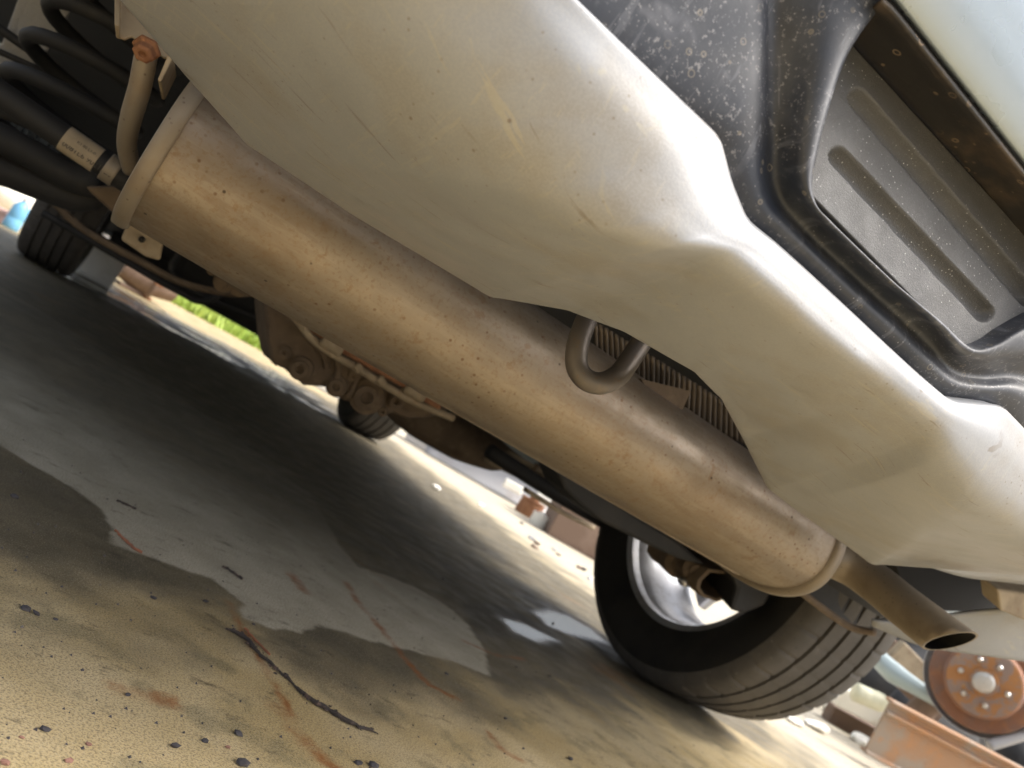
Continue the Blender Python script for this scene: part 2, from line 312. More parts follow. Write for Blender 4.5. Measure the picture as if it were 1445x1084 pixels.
    r = N.new('ShaderNodeMix'); r.data_type = 'FLOAT'; L.new(wetf, r.inputs[0]); L.new(rng_(noise(20), .3, .7, .52, .8), r.inputs[2]); r.inputs[3].default_value = .12
    L.new(r.outputs[0], b.inputs['Roughness'])
    bp = N.new('ShaderNodeBump'); bp.inputs['Distance'].default_value = .0012
    L.new(mth('MULTIPLY', mth('SUBTRACT', 1.0, wetf), .55), bp.inputs['Strength']); L.new(mth('ADD', noise(300, 4, .7), mth('MULTIPLY', noise(40, 4), 1.2)), bp.inputs['Height']); L.new(bp.outputs[0], b.inputs['Normal'])
    return m
gm.materials.append(ground_mat())
# ================================================================ THE CAR
car = empty('parked_car', (0, 1.3, 0))
tag(car, 'silver grey car seen from under its rear bumper, muffler and tailpipe hanging below', 'car')
CARINV = Matrix.Translation((0, -1.3, 0))
def under(o, parent):                                        # parts are modelled in place; keep them there under the car's base point
    o.parent = parent
    if parent is car: o.matrix_parent_inverse = CARINV
    return o
def part(mb, name, m, parent=None, **k):
    o = mb.build(name, M[m], None, **k); under(o, parent or car); return o
# ---- body shell (above and beside what the camera sees)
prof = [(-.93, .62), (-1.0, .80), (-.98, 1.05), (-.84, 1.32), (-.66, 1.62), (-.2, 1.70), (.9, 1.69), (1.35, 1.58), (1.95, 1.12), (2.6, 1.04), (3.3, .92), (3.5, .72), (3.54, .45), (3.50, .24), (3.10, .23)]
for k in range(9): a = math.pi * k / 8; prof.append((2.63 + .42 * math.cos(a), .36 + .40 * math.sin(a)))
prof += [(2.15, .27), (.5, .27)]
for k in range(9): a = math.pi * k / 8; prof.append((.42 * math.cos(a), .38 + .40 * math.sin(a)))
prof += [(-.50, .50), (-.80, .56)]
def side(sx):
    mb = MB(); mb.prism([Vector((sx * .80, y, z)) for y, z in prof], (sx * .09, 0, 0)); return mb
for sx in (-1, 1): part(side(sx), 'side_panel', 'paint', smooth=False)
top = [(-.93, .62), (-1.0, .80), (-.98, 1.05), (-.84, 1.32), (-.66, 1.62), (-.2, 1.70), (.9, 1.69), (1.35, 1.58), (1.95, 1.12), (2.6, 1.04), (3.3, .92), (3.5, .72), (3.54, .45), (3.50, .24)]
sk = MB(); sk.grid([[Vector((x, y, z)) for y, z in top] for x in (-.805, .805)]); part(sk, 'body_skin', 'paint', smooth=False, solid=.01)
fp = MB(); fp.grid([[Vector((x, y, z)) for y, z in ((-.99, .70), (-.80, .60), (-.55, .52), (-.35, .50), (.0, .52), (.6, .40), (2.0, .38), (2.3, .42), (3.0, .40), (3.5, .26))] for x in (-.84, -.4, 0, .4, .84)]); part(fp, 'floor_pan', 'dark', solid=.012)
# ---- rear bumper: silver lower valance
Lp = [(130, -60), (170, 0), (218, 55), (265, 110), (350, 205), (500, 305), (690, 418), (800, 438), (880, 468), (980, 525), (1020, 565), (1050, 620), (1085, 690), (1112, 712), (1230, 796), (1330, 803), (1445, 812), (1560, 826)]
LY = [-.80, -.79, -.765, -.74, -.715, -.71, -.72, -.80, -.84, -.86, -.84, -.79, -.735, -.72, -.70, -.78, -.86, -.93]
Bp = [(500, -70), (575, 0), (650, 90), (712, 180), (795, 275), (865, 328), (930, 348), (1008, 358), (1060, 395), (1130, 455), (1192, 505), (1255, 555), (1315, 608), (1336, 652), (1372, 705), (1440, 752), (1530, 810), (1640, 900)]
BY = [-.965, -.97, -.98, -.985, -.99, -.995, -.995, -.992, -.992, -.992, -.992, -.992, -.992, -.992, -.988, -.98, -.97, -.95]
Cp = [(755, -60), (815, 0), (885, 68), (960, 140), (1014, 195), (1033, 255), (1056, 308), (1095, 342), (1135, 378), (1205, 443), (1240, 476), (1290, 522), (1339, 562), (1385, 570), (1418, 578), (1460, 620), (1530, 690), (1640, 790)]
CY = [-.985] * 14 + [-.985, -.98, -.97, -.95]
rowL = [P(*q, Y=y) for q, y in zip(Lp, LY)]; rowB = [P(*q, Y=y) for q, y in zip(Bp, BY)]; rowC = [P(*q, Y=y) for q, y in zip(Cp, CY)]
rowL = [p for a, b in zip(rowL, rowL[1:]) for p in (a, a.lerp(b, .2), a.lerp(b, .8))] + [rowL[-1]]
def at3(r): q = crom(r, 10); return [p for k in range(len(r) - 1) for p in (q[k * 10], q[k * 10 + 2], q[k * 10 + 8])] + [q[-1]]
rowB, rowC = at3(rowB), at3(rowC)
rows = [[p + Vector((0, .012, .03)) for p in rowL], [p + Vector((0, .006, .006)) for p in rowL], rowL]
for t, dz in ((.12, -.0005), (.32, -.0015), (.55, -.002)): rows.append([a.lerp(b, t) + Vector((0, 0, dz)) for a, b in zip(rowL, rowB)])
nB = len(rowB); sm_ = [max(.24, .55 - .36 * max(0, k - 9) / 12) if k < 32 else .34 for k in range(nB)]      # softer bend at the left
bp_, bn_ = [a.lerp(b, .78) for a, b in zip(rowL, rowB)], [a.lerp(b, .55) + Vector((0, -.002, -.001)) for a, b in zip(rowB, rowC)]
rows.append([p + Vector((0, 0, -.0015)) for p in bp_])
rows.append([b * (1 - w_) + (p + n) * (.5 * w_) for b, p, n, w_ in zip(rowB, bp_, bn_, sm_)])
rows.append(bn_)
rows.append([a.lerp(b, .86) + Vector((0, -.002, 0)) for a, b in zip(rowB, rowC)])
rows.append(rowC)
rows.append([c + Vector((0, .006, .001)) for c in rowC]); rows.append([c + Vector((0, .02, .003)) for c in rowC])
bumper = MB(); bumper.grid(patch(rows, 3, 4)); bumper = part(bumper, 'rear_bumper', 'valance'); tag(bumper, 'silver lower valance of the rear bumper, scratched and dusty')
# ---- black trim above it
T = [  # silver edge, strip end, valley, far side, rim
    ((755, -60), (1040, -60), (1085, -60), (1130, -60), (1215, -60), (1300, -60)), ((815, 0), (1050, 0), (1086, 0), (1122, 0), (1180, 0), (1243, 0)), ((885, 68), (1055, 70), (1086, 70), (1118, 75), (1158, 80), (1194, 72)),
    ((960, 140), (1060, 140), (1086, 142), (1114, 148), (1142, 155), (1166, 155)), ((1014, 195), (1062, 198), (1088, 200), (1110, 205), (1132, 212), (1150, 218)), ((1033, 255), (1066, 250), (1088, 248), (1110, 250), (1130, 255), (1144, 260)),
    ((1056, 308), (1080, 290), (1100, 284), (1120, 281), (1140, 284), (1152, 290)), ((1095, 342), (1113, 324), (1127, 316), (1145, 308), (1158, 308), (1170, 310)), ((1135, 378), (1148, 358), (1158, 348), (1173, 338), (1184, 334), (1194, 334)),
    ((1205, 443), (1217, 424), (1228, 412), (1240, 402), (1250, 397), (1259, 396)), ((1240, 476), (1256, 458), (1266, 446), (1278, 434), (1286, 428), (1293, 425)), ((1290, 522), (1302, 502), (1310, 488), (1318, 470), (1323, 462), (1330, 456)),
    ((1339, 562), (1345, 540), (1346, 524), (1350, 508), (1355, 497), (1361, 486)), ((1385, 570), (1390, 548), (1391, 532), (1390, 516), (1387, 505), (1382, 495)), ((1418, 578), (1432, 550), (1432, 530), (1424, 512), (1416, 500), (1410, 487)),
    ((1460, 620), (1486, 575), (1490, 545), (1476, 515), (1462, 495), (1445, 468)), ((1530, 690), (1570, 620), (1575, 580), (1560, 530), (1540, 490), (1515, 440)), ((1640, 790), (1680, 700), (1690, 640), (1670, 570), (1650, 510), (1600, 430))]
TY = [-.982, -.981, -.975, -.981, -.991, -.993]
tr = [[P(*T[j][i], Y=TY[i]) + (Vector((0, .012, -.001)) if i == 0 else Vector()) for j in range(len(T))] for i in range(6)]
edge0 = [p + Vector((0, .006, .002)) for p in [P(*T[j][0], Y=-.982) for j in range(len(T))]]
inner = [P(*T[j][5], Y=-.990) for j in range(len(T))]
cen = P(1300, 330, Y=-.975)
inn1 = [p + (cen - p) * .035 + Vector((0, .003, 0)) for p in inner]; inn2 = [p + (cen - p) * .05 + Vector((0, .014, 0)) for p in inner]
trows = [tr[0], edge0] + tr[1:] + [inn1, inn2]
trim = MB(); trim.grid(patch(trows, 5, 4)); trim = part(trim, 'black_trim', 'black', bumper, solid=0)
# ---- grained insert with two slots
A0, A1, A2, A3 = P(1188, 48, Y=-.970), P(1140, 270, Y=-.982), P(1372, 505, Y=-.982), P(1550, 445, Y=-.970)
nrm = (A2 - A1).cross(A0 - A1).normalized()
if nrm.dot(CAM - A1) < 0: nrm = -nrm
def ipix(v):
    d = v - CAM; z = d.dot(CF); return (722.5 + FPX * d.dot(CR) / z, 542 - FPX * d.dot(CU) / z)
slots = [((1212, 140), (1450, 418)), ((1184, 222), (1388, 440))]
def slot_depth(p):
    x, y = ipix(p); dd = 0
    for (a, b), (c, d) in slots:
        t = max(0, min(1, ((x - a) * (c - a) + (y - b) * (d - b)) / ((c - a) ** 2 + (d - b) ** 2))); q = math.hypot(x - a - t * (c - a), y - b - t * (d - b))
        k = max(0, 1 - (q / 15) ** 2); dd = max(dd, k ** .7)
    return dd
nu, nv = 150, 110; irows = []
for j in range(nv + 1):
    v = j / nv; r = []
    for i in range(nu + 1):
        u = i / nu; p = (A1.lerp(A2, u)).lerp(A0.lerp(A3, u), v); r.append(p - nrm * .0070 * slot_depth(p))
    irows.append(r)
ins = MB(); ins.grid(irows); part(ins, 'bumper_insert', 'insert', bumper, solid=.002)
# ---- overhanging pocket wall and painted bumper skin above
wl = [((1188, 48), (1243, 2)), ((1215, 80), (1262, 20)), ((1280, 155), (1310, 80)), ((1360, 245), (1378, 165)), ((1445, 345), (1450, 255)), ((1560, 470), (1560, 390)), ((1650, 560), (1650, 500))]
wa = [P(*a, Y=-.966) for a, b in wl]; wb = [P(*b, Y=-1.000) for a, b in wl]
pw = MB(); pw.grid(patch([wa, [a.lerp(b, .5) + Vector((0, 0, .002)) for a, b in zip(wa, wb)], [a.lerp(b, .85) for a, b in zip(wa, wb)], wb], 5, 3)); part(pw, 'pocket_wall', 'pocket', bumper, solid=.002)
w0 = [b + Vector((0, -.003, .006)) for b in wb]; w0 = [w0[0] + Vector((-.02, .004, .0))] + w0
bs = MB(); bs.grid(patch([[p + Vector((0, .006, .0)) for p in w0], w0, [p + Vector((.004, -.009, .02)) for p in w0], [p + Vector((.01, -.018, .06)) for p in w0], [p + Vector((.02, -.02, .16)) for p in w0], [p + Vector((.02, .02, .3)) for p in w0]], 4, 5)); part(bs, 'bumper_skin', 'paint', bumper, solid=.003)
# ---- right corner of the bumper behind the wheel
cc = [[(1230, 884, -.52), (1300, 912, -.55), (1375, 924, -.58), (1445, 934, -.60), (1560, 955, -.62)], [(1232, 876, -.53), (1300, 893, -.56), (1375, 900, -.59), (1445, 903, -.61), (1560, 915, -.63)], [(1250, 872, -.53), (1310, 872, -.57), (1375, 864, -.60), (1445, 860, -.63), (1560, 860, -.66)]]
cb = MB(); cb.grid(patch([[P(a, b, Y=y) for a, b, y in r] for r in cc], 6, 5)); part(cb, 'bumper_corner', 'valance', bumper, solid=.004)
vd = MB(); vd.prism([P(*q, Y=-.47) for q in ((1255, 770), (1640, 770), (1640, 870), (1330, 862), (1290, 872))], (0, .02, 0)); part(vd, 'void_panel', 'soot_shade', smooth=False)  # added black panel, painted as the dark void behind the bumper corner
c2 = [[(1310, 808, -.74), (1380, 828, -.70), (1445, 836, -.70), (1560, 850, -.72)], [(1300, 800, -.76), (1380, 808, -.74), (1445, 812, -.76), (1560, 824, -.80)]]
cb = MB(); cb.grid(patch([[P(a, b, Y=y) + Vector((0, .02, .004)) for a, b, y in r] for r in c2], 5, 4)); part(cb, 'valance_return', 'valance', bumper, solid=.003)
cb = MB(); cb.prism([P(1408, 832, Y=-.66), P(1500, 845, Y=-.66), P(1500, 900, Y=-.66), P(1412, 862, Y=-.66)], (0, .03, .01)); part(cb, 'valance_bracket', 'grimelight', bumper, smooth=False, bevel=.003)
# ---- muffler
MC = Vector((0, -.555, .322)); AY, AZ = .098, .0615
def oval(x, k=1.0, da=0.0, n=72):
    out = []
    for i in range(n):
        a = 2 * math.pi * i / n; c, s_ = math.cos(a), math.sin(a); e = 2 / 2.35
        out.append(Vector((x, MC.y + (AY * k + da) * math.copysign(abs(c) ** e, c), MC.z + (AZ * k + da) * math.copysign(abs(s_) ** e, s_))))
    return out
def ovals(prof):
    rings = [oval(x, k, da) for x, k, da in prof]; mb = MB(); mb.grid([r + [r[0]] for r in rings]); return mb
XL, XR = -.487, .268
muf = ovals([(XL + .004, .3, 0), (XL + .004, .8, 0), (XL + .004, 1, -.006), (XL + .006, 1, 0), (XL + .02, 1, 0), (-.4, 1, .0005), (-.2, 1, .001), (0, 1, .001), (.15, 1, .0005), (XR - .02, 1, 0), (XR - .005, 1, 0), (XR - .004, 1, -.006), (XR - .004, .5, 0), (XR - .004, .05, 0)])
muf = part(muf, 'muffler', 'muffler', sharp=35); tag(muf, 'long oval dusty steel muffler body slung across the car')
rb = ovals([(XL - .001, .98, -.004), (XL - .004, 1, .001), (XL - .003, 1, .0045), (XL + .002, 1, .0055), (XL + .006, 1, .0052), (XL + .0085, 1, .0035), (XL + .009, 1, -.001)]); part(rb, 'end_rim', 'rimband', muf)
rb = ovals([(XR - .0115, 1, -.001), (XR - .0105, 1, .003), (XR - .006, 1, .005), (XR + .001, 1, .005), (XR + .003, 1, .002), (XR, .96, -.006), (XR - .008, .8, 0)]); part(rb, 'end_rim', 'rimband', muf)
sm = MB(); za = MC.z - AZ
sm.prism([Vector((-.20, MC.y - .014, za - .0012)), Vector((-.20, MC.y + .012, za - .0012)), Vector((-.20, MC.y + .012, za + .004)), Vector((-.20, MC.y - .014, za + .004))], (.44, 0, 0)); part(sm, 'seam', 'muffler', muf, smooth=False, bevel=.001)
# tailpipe with slanted mouth
tp = [P(1075, 758, Y=-.56), P(1140, 777, Y=-.565), P(1195, 796, Y=-.585), P(1237, 824, Y=-.625), P(1286, 864, Y=-.69), P(1340, 905, Y=-.75)]
axis = (tp[-1] - tp[-2]).normalized(); tip = tp[-1].copy(); tpe = tp[:-1] + [tp[-1] + axis * .06]
pn = (-CU * math.cos(.59) - CF * math.sin(.59)).normalized()
def mouth(mb, back=0.0):                                      # cut the tube off along the slanted mouth plane
    for k, q in enumerate(mb.v):
        s_ = (q - tip).dot(pn) + back
        if s_ > 0: mb.v[k] = q - axis * (s_ / axis.dot(pn))
    return mb
tb = MB(); tb.tube(tpe, [.0235, .0235, .0235, .023, .0225, .0222], 48, 10, caps=False); tail = part(mouth(tb), 'tailpipe', 'pipe', muf)
tin = MB(); tin.tube(tpe[4:], [.0203, .0202], 48, 10, caps=False); n0 = len(tin.v); tin.add([q.copy() for q in tin.v[:48]], [list(range(48))]); mouth(tin); part(tin, 'pipe_bore', 'soot_shade', muf)
lipm = MB(); ra = tb.v[-48:]; rb_ = [v for v in tin.v[n0 - 48:n0]]; ra2 = [v + axis * .0003 for v in ra]; lipm.grid([ra2 + [ra2[0]], [a.lerp(b, 1.0) for a, b in zip(ra2, [min(rb_, key=lambda q: (q - v).length) + axis * .0003 for v in ra])] + [min(rb_, key=lambda q: (q - ra[0]).length) + axis * .0003]]); part(lipm, 'pipe_lip', 'rimband', muf, smooth=False)
# ---- left hanger: bracket, bolt, bent rod
hr = MB(); hr.tube([P(216, 40, Y=-.60), P(206, 80, Y=-.60), P(197, 125, Y=-.59), P(184, 170, Y=-.57), P(179, 205, Y=-.55), P(186, 240, Y=-.53)], [.0078, .0078, .0078, .0074, .007], 16); hr = part(hr, 'hanger_rod', 'rimband')
bk = MB(); bk.prism([P(168, -30, Y=-.61), P(163, 52, Y=-.61), P(176, 56, Y=-.61), P(186, 52, Y=-.61), P(232, 82, Y=-.61), P(290, 90, Y=-.61), P(290, -30, Y=-.61)], (0, .004, 0)); part(bk, 'hanger_bracket', 'grimelight', smooth=False, bevel=.0012)
bk = MB(); bk.prism([P(164, -30, Y=-.615), P(164, 54, Y=-.615), P(170, 56, Y=-.61), P(171, -30, Y=-.61)], (0, -.035, 0)); part(bk, 'bracket_flange', 'grimelight', smooth=False, bevel=.001)
bk = MB(); bk.prism([P(222, 113, Y=-.63), P(227, 116, Y=-.63), P(246, 78, Y=-.63), P(240, 70, Y=-.63)], (.004, .06, .0)); part(bk, 'bracket_flange', 'grimelight', smooth=False, bevel=.001)
bc = P(206, 70, Y=-.625); ba = (P(214, 84, Y=-.66) - P(200, 52, Y=-.60)); 
hb = MB(); Mx = frame_to((P(196, 84, Y=-.635) - P(214, 58, Y=-.62)), bc); hb.revolve([(-.003, .001), (-.003, .0098), (.0, .0098), (.0005, .0075), (.006, .0075), (.0072, .0055), (.0072, .003), (.005, .0026), (.005, .0005)], 6, Mx); part(hb, 'hex_bolt', 'rust', smooth=False, bevel=.0008)
# ---- tow hook
th = MB(); th.tube([P(842, 420, Y=-.775), P(826, 455, Y=-.79), P(815, 488, Y=-.80), P(814, 516, Y=-.805), P(826, 535, Y=-.81), P(848, 541, Y=-.812), P(872, 530, Y=-.808), P(890, 506, Y=-.80), P(908, 478, Y=-.79), P(925, 450, Y=-.78)], .0074, 20, 6); th = part(th, 'tow_hook', 'hook'); tag(th, 'bent steel tow loop poking out under the bumper')
# ---- corrugated heat shield and pieces above the muffler
sh = MB(); srows = []
for k in range(7):
    t = k / 6; r = []
    for i in range(181):
        u = i / 180; p = P(838 + 242 * u, 452 + 150 * u, Y=-.60).lerp(P(830 + 240 * u, 540 + 120 * u, Y=-.585) + Vector((0, 0, .012 + .004 * math.sin(u * 9))), t)
        r.append(p + Vector((0, -.0028 * math.sin(u * 33 * 2 * math.pi), 0)))
    srows.append(r)
sh.grid(srows); part(sh, 'heat_shield', 'shield', solid=.001)
ms = MB(); ms.prism([P(905, 535, Y=-.625), P(975, 552, Y=-.625), P(960, 585, Y=-.625), P(940, 600, Y=-.625)], (0, .01, 0)); part(ms, 'shield_tab', 'grime', smooth=False)
ms = MB(); ms.tube([P(1000, 590, Y=-.5), P(1030, 630, Y=-.5), P(1075, 660, Y=-.5)], .012, 12); part(ms, 'rubber_mount', 'dark')
ms = MB(); ms.box(Vector((.12, -.30, .47)), (1.4, .5, .02)); part(ms, 'boot_floor', 'dark', smooth=False)
# ---- coil spring and parts at the left
def coil(c, R, wire, turns, pitch):
    return [Vector(c) + Vector((R * math.cos(a), R * math.sin(a), pitch * a / (2 * math.pi))) for a in np.linspace(0, turns * 2 * math.pi, int(turns * 24))]
cs = MB(); cc0 = P(110, 215, Y=-.16); cs.tube(coil(cc0 + Vector((-.03, 0, -.035)), .070, .009, 4.4, .046), .009, 14, smooth=False); part(cs, 'coil_spring', 'spring')
pl = MB(); pl.prism([P(*q, Y=-.02) for q in ((36, -30), (112, -30), (96, 20), (84, 42), (66, 70), (28, 112), (-30, 90), (2, 62))], (0, .01, 0)); part(pl, 'chassis_plate', 'plate', smooth=False, bevel=.002)
for a, b, r, y in (((-30, 20), (70, 90), .006, -.05), ((-30, 60), (60, 100), .004, -.05)):
    tb2 = MB(); tb2.tube([P(*a, Y=y), P(*b, Y=y)], r, 10); part(tb2, 'brake_line', 'dark')
lb0, lb1 = P(-60, 92, Y=-.36), P(190, 262, Y=-.36)
lb = MB(); lb.tube([lb0, lb1], .0125, 20); lb = part(lb, 'stabiliser_bar', 'spring')
q0, q1 = P(92, 193, Y=-.36), P(140, 225, Y=-.36); dv = (lb1 - lb0).normalized(); q0 = lb0 + dv * (q0 - lb0).dot(dv); q1 = lb0 + dv * (q1 - lb0).dot(dv)
ls = MB(); ls.tube([q0, q1], .0131, 24, caps=False); ls = part(ls, 'paper_label', 'label', lb)
q2, q3 = P(148, 236, Y=-.36), P(166, 246, Y=-.36); q2 = lb0 + dv * (q2 - lb0).dot(dv); q3 = lb0 + dv * (q3 - lb0).dot(dv)
ls2 = MB(); ls2.tube([q2, q3], .0145, 20); part(ls2, 'bar_clamp', 'rimband', lb)
def text_mesh(s_, size, org, xd, yd, m, parent, wrap=None):
    cu = bpy.data.curves.new('lettering', 'FONT'); cu.body = s_; cu.size = size; cu.resolution_u = 2
    t = bpy.data.objects.new('lettering', cu); COL.objects.link(t); dg = bpy.context.evaluated_depsgraph_get(); me = bpy.data.meshes.new_from_object(t.evaluated_get(dg)); bpy.data.objects.remove(t)
    zd = xd.cross(yd); v = []
    for vv in me.vertices:
        if wrap:                                             # follow the round bar
            an = vv.co.y / wrap; v.append(org + xd * vv.co.x + (yd * math.sin(an) + zd * (math.cos(an) - 1)) * wrap)
        else: v.append(org + xd * vv.co.x + yd * vv.co.y)
    o = obj('lettering', v, [list(p.vertices) for p in me.polygons], m, None, smooth=False); under(o, parent); return o
view = (CAM - q0).normalized(); zd = (view - dv * view.dot(dv)).normalized(); yd = zd.cross(dv)
text_mesh('0081L6 90211B8', .0072, q0 + dv * .0028 + zd * .01315 - yd * .007, dv, yd, M['ink'], lb, .0132)
text_mesh('K1 80 L1-0', .004, q0 + dv * .012 + zd * .01315 + yd * .0025, dv, yd, M['ink'], lb, .0132)
arms = [('trailing_arm', [(-60, 165), (40, 215), (100, 250), (140, 262)], .016, -.22, 'spring'), ('lateral_link', [(-60, 212), (60, 262), (115, 278), (150, 262)], .017, -.20, 'spring'), ('lateral_link', [(-30, 248), (20, 262), (50, 275)], .006, .1, 'dark'),
        ('brake_cable', [(75, 285), (120, 325), (200, 370), (260, 400), (330, 415), (370, 410)], .006, .2, 'grime'), ('brake_cable', [(60, 300), (180, 370), (250, 410), (290, 425), (340, 395)], .007, .5, 'dark'), ('fuel_line', [(100, 312), (200, 372), (290, 418), (380, 455)], .010, .8, 'dark')]
for nm, pts, r, y, m in arms:
    mb = MB(); mb.tube([P(*q, Y=y) for q in pts], r, 14); part(mb, nm, m)
cr = MB(); cr.prism([P(*q, Y=-.30) for q in ((118, 262), (165, 262), (330, 370), (400, 430), (350, 418), (250, 350), (160, 300))], (0, .06, .0)); part(cr, 'crossmember', 'grime', smooth=False, bevel=.006)
cr = MB(); cr.prism([P(*q, Y=-.28) for q in ((182, 310), (232, 338), (226, 368), (205, 362), (170, 338))], (0, .03, .0)); cr = part(cr, 'link_bracket', 'grimelight', smooth=False, bevel=.003)
hb = MB(); hb.revolve([(-.002, .0035), (.003, .0035), (.003, .0005)], 12, frame_to((0, -1, 0), P(200, 338, Y=-.284))); part(hb, 'hole_disc', 'soot_shade', cr)  # black disc, the darkness of a hole painted on
for q, r in (((315, 398), .013), ((300, 380), .008), ((338, 402), .015)):
    hb = MB(); c = P(*q, Y=-.2); hb.revolve([(-.03, .001), (-.03, r), (.0, r), (.0, r * .6), (.008, r * .6), (.008, .0005)], 14, frame_to((-.4, -1, -.2), c)); part(hb, 'link_bushing', 'grime', sharp=40)
# ---- final drive and rear subframe in the middle
HY = .02
hs = MB(); hs.prism([P(*q, Y=HY) for q in ((372, 415), (420, 440), (470, 470), (560, 528), (640, 580), (610, 590), (575, 592), (556, 584), (540, 588), (512, 570), (486, 568), (470, 548), (430, 545), (405, 522), (385, 515), (378, 480))], (0, .14, .0)); hs = part(hs, 'final_drive', 'grime', smooth=False, bevel=.012)
for q, r, h in (((518, 560), .020, .016), ((425, 520), .013, .02), ((475, 545), .012, .012), ((402, 497), .007, .01), ((540, 580), .006, .012), ((532, 570), .007, .012), ((560, 565), .010, .02), ((500, 530), .008, .008)):
    hb = MB(); hb.revolve([(-.004, r * 1.5), (h * .4, r * 1.45), (h * .5, r), (h, r), (h, r * .5), (h * .6, r * .45), (h * .6, .0004)], 18, frame_to((-.25, -1, -.12), P(*q, Y=HY - .001))); part(hb, 'boss', 'grime', hs, sharp=40)
for pl_ in ([(430, 470), (455, 498), (462, 520)], [(470, 495), (478, 520), (470, 545)], [(505, 520), (500, 545), (490, 560)]):
    rbm = MB(); rbm.tube([P(*q, Y=HY - .002) for q in pl_], .006, 8); part(rbm, 'rib', 'grime', hs)
for pl_, r, m, nm in (([(402, 436), (420, 452), (440, 478), (470, 500), (505, 520), (545, 545), (590, 570), (640, 590)], .0062, 'grimelight', 'brake_hose'), ([(440, 462), (480, 490), (530, 520), (575, 545), (620, 575)], .006, 'rust', 'brake_pipe')):
    mb = MB(); mb.tube([P(*q, Y=HY - .05) for q in pl_], r, 12); h = part(mb, nm, m)
    if nm == 'brake_hose':
        for q in ((431, 458), (505, 519), (537, 537)):
            hb = MB(); hb.box(P(*q, Y=HY - .052), (.014, .014, .014), Matrix.Rotation(.5, 3, 'Y')); part(hb, 'hose_clip', 'grimelight', h, smooth=False, bevel=.003)
for a, b in (((455, 478), (482, 495)), ((572, 545), (598, 560))):
    mb = MB(); mb.tube([P(*a, Y=HY - .055), P(*b, Y=HY - .055)], .0115, 14); part(mb, 'pipe_sleeve', 'grimelight')
lf = MB(); lf.prism([P(*q, Y=.25) for q in ((372, 430), (395, 445), (392, 520), (380, 505))], (0, .05, 0)); part(lf, 'subframe_leg', 'grime', smooth=False, bevel=.006)
# front resonator and centre pieces
rs = MB(); rs.tube([P(545, 560, Y=.55), P(590, 588, Y=.55), P(650, 620, Y=.55), P(700, 643, Y=.55), P(735, 652, Y=.55)], [.03, .048, .052, .04, .012], 20); part(rs, 'resonator', 'grime')
for a, b, r, m, nm in (((715, 640), (775, 672), .008, 'grimelight', 'fuel_pipe'), ((705, 655), (765, 690), .006, 'grime', 'fuel_pipe'), ((765, 680), (810, 700), .007, 'grimelight', 'cable_guide'), ((775, 697), (842, 733), .006, 'grimelight', 'cable_guide'), ((800, 688), (806, 712), .006, 'grime', 'cable_guide')):
    mb = MB(); mb.tube([P(*a, Y=.35), P(*b, Y=.35)], r, 10); part(mb, nm, m)
for q in (((742, 652), (770, 662), (768, 690), (748, 684)), ((772, 668), (800, 684), (796, 700), (776, 694)), ((690, 640), (712, 648), (708, 664), (690, 656))):
    mb = MB(); mb.prism([P(*k, Y=.42) for k in q], (0, .03, 0)); part(mb, 'pipe_bracket', 'grimelight', smooth=False, bevel=.003)
for a, b, r, y, m, nm in (((690, 636), (862, 742), .017, .30, 'dark', 'lateral_link'), ((735, 668), (800, 712), .010, .50, 'grime', 'fuel_pipe'), ((650, 622), (735, 672), .010, .75, 'grime', 'fuel_pipe'), ((740, 690), (838, 745), .007, .6, 'grimelight', 'cable_guide')):
    mb = MB(); mb.tube([P(*a, Y=y), P((a[0] + b[0]) / 2, (a[1] + b[1]) / 2 + 3, Y=y), P(*b, Y=y)], r, 12); part(mb, nm, m)
mb = MB(); mb.tube([P(758, 655, Y=.3), P(752, 672, Y=.3), P(762, 682, Y=.3), P(775, 672, Y=.3), P(782, 660, Y=.3)], .005, 10); part(mb, 'pipe_clip', 'grime')
# ---- rear right suspension
la = MB(); la.prism([P(*q, Y=-.22) for q in ((785, 664), (800, 668), (880, 716), (960, 765), (1000, 800), (960, 790), (905, 765), (850, 737), (815, 710), (796, 690))], (0, .07, 0)); part(la, 'lower_arm', 'dark', smooth=False, bevel=.006)
hub = MB(); hub.revolve([(-.05, .001), (-.05, .05), (-.03, .06), (-.01, .110), (.0, .120), (.03, .122), (.06, .122), (.06, .02)], 48, frame_to((1, 0, 0), (.63, -.03, .36))); hub = part(hub, 'backing_plate', 'dark', sharp=40)
for a in (2.0, 2.5, 3.6, 4.3):
    hb = MB(); hb.revolve([(-.008, .0005), (-.008, .006), (.004, .007)], 8, frame_to((1, 0, 0), (.618, -.03 + .10 * math.cos(a), .36 + .10 * math.sin(a)))); part(hb, 'plate_bolt', 'steelbright', hub)
for q, r, y, l in (((968, 793), .020, -.16, .05), ((950, 788), .026, -.12, .04)):
    hb = MB(); hb.revolve([(-l, .001), (-l, r * .5), (-l * .9, r * .55), (-l * .8, r), (l * .3, r), (l * .3, .001)], 20, frame_to((.3, 1, .1), P(*q, Y=y))); part(hb, 'arm_bushing', 'grime', sharp=40)
bxm = MB(); bxc = [P(*q, Y=-.23) for q in ((985, 818), (1000, 803), (1028, 806), (1040, 820), (1034, 842), (1012, 850), (990, 842), (982, 830))]
bxi = [p.lerp(P(1011, 827, Y=-.23), .22) for p in bxc]; bk_ = [p + Vector((.02, .18, .01)) for p in bxc]; bki = [p + Vector((.02, .16, .01)) for p in bxi]
bxm.grid([bki + [bki[0]], bxi + [bxi[0]], bxc + [bxc[0]], bk_ + [bk_[0]]]); bxm.add(bki, [list(range(8))]); part(bxm, 'arm_socket', 'grime', smooth=False, bevel=.002)
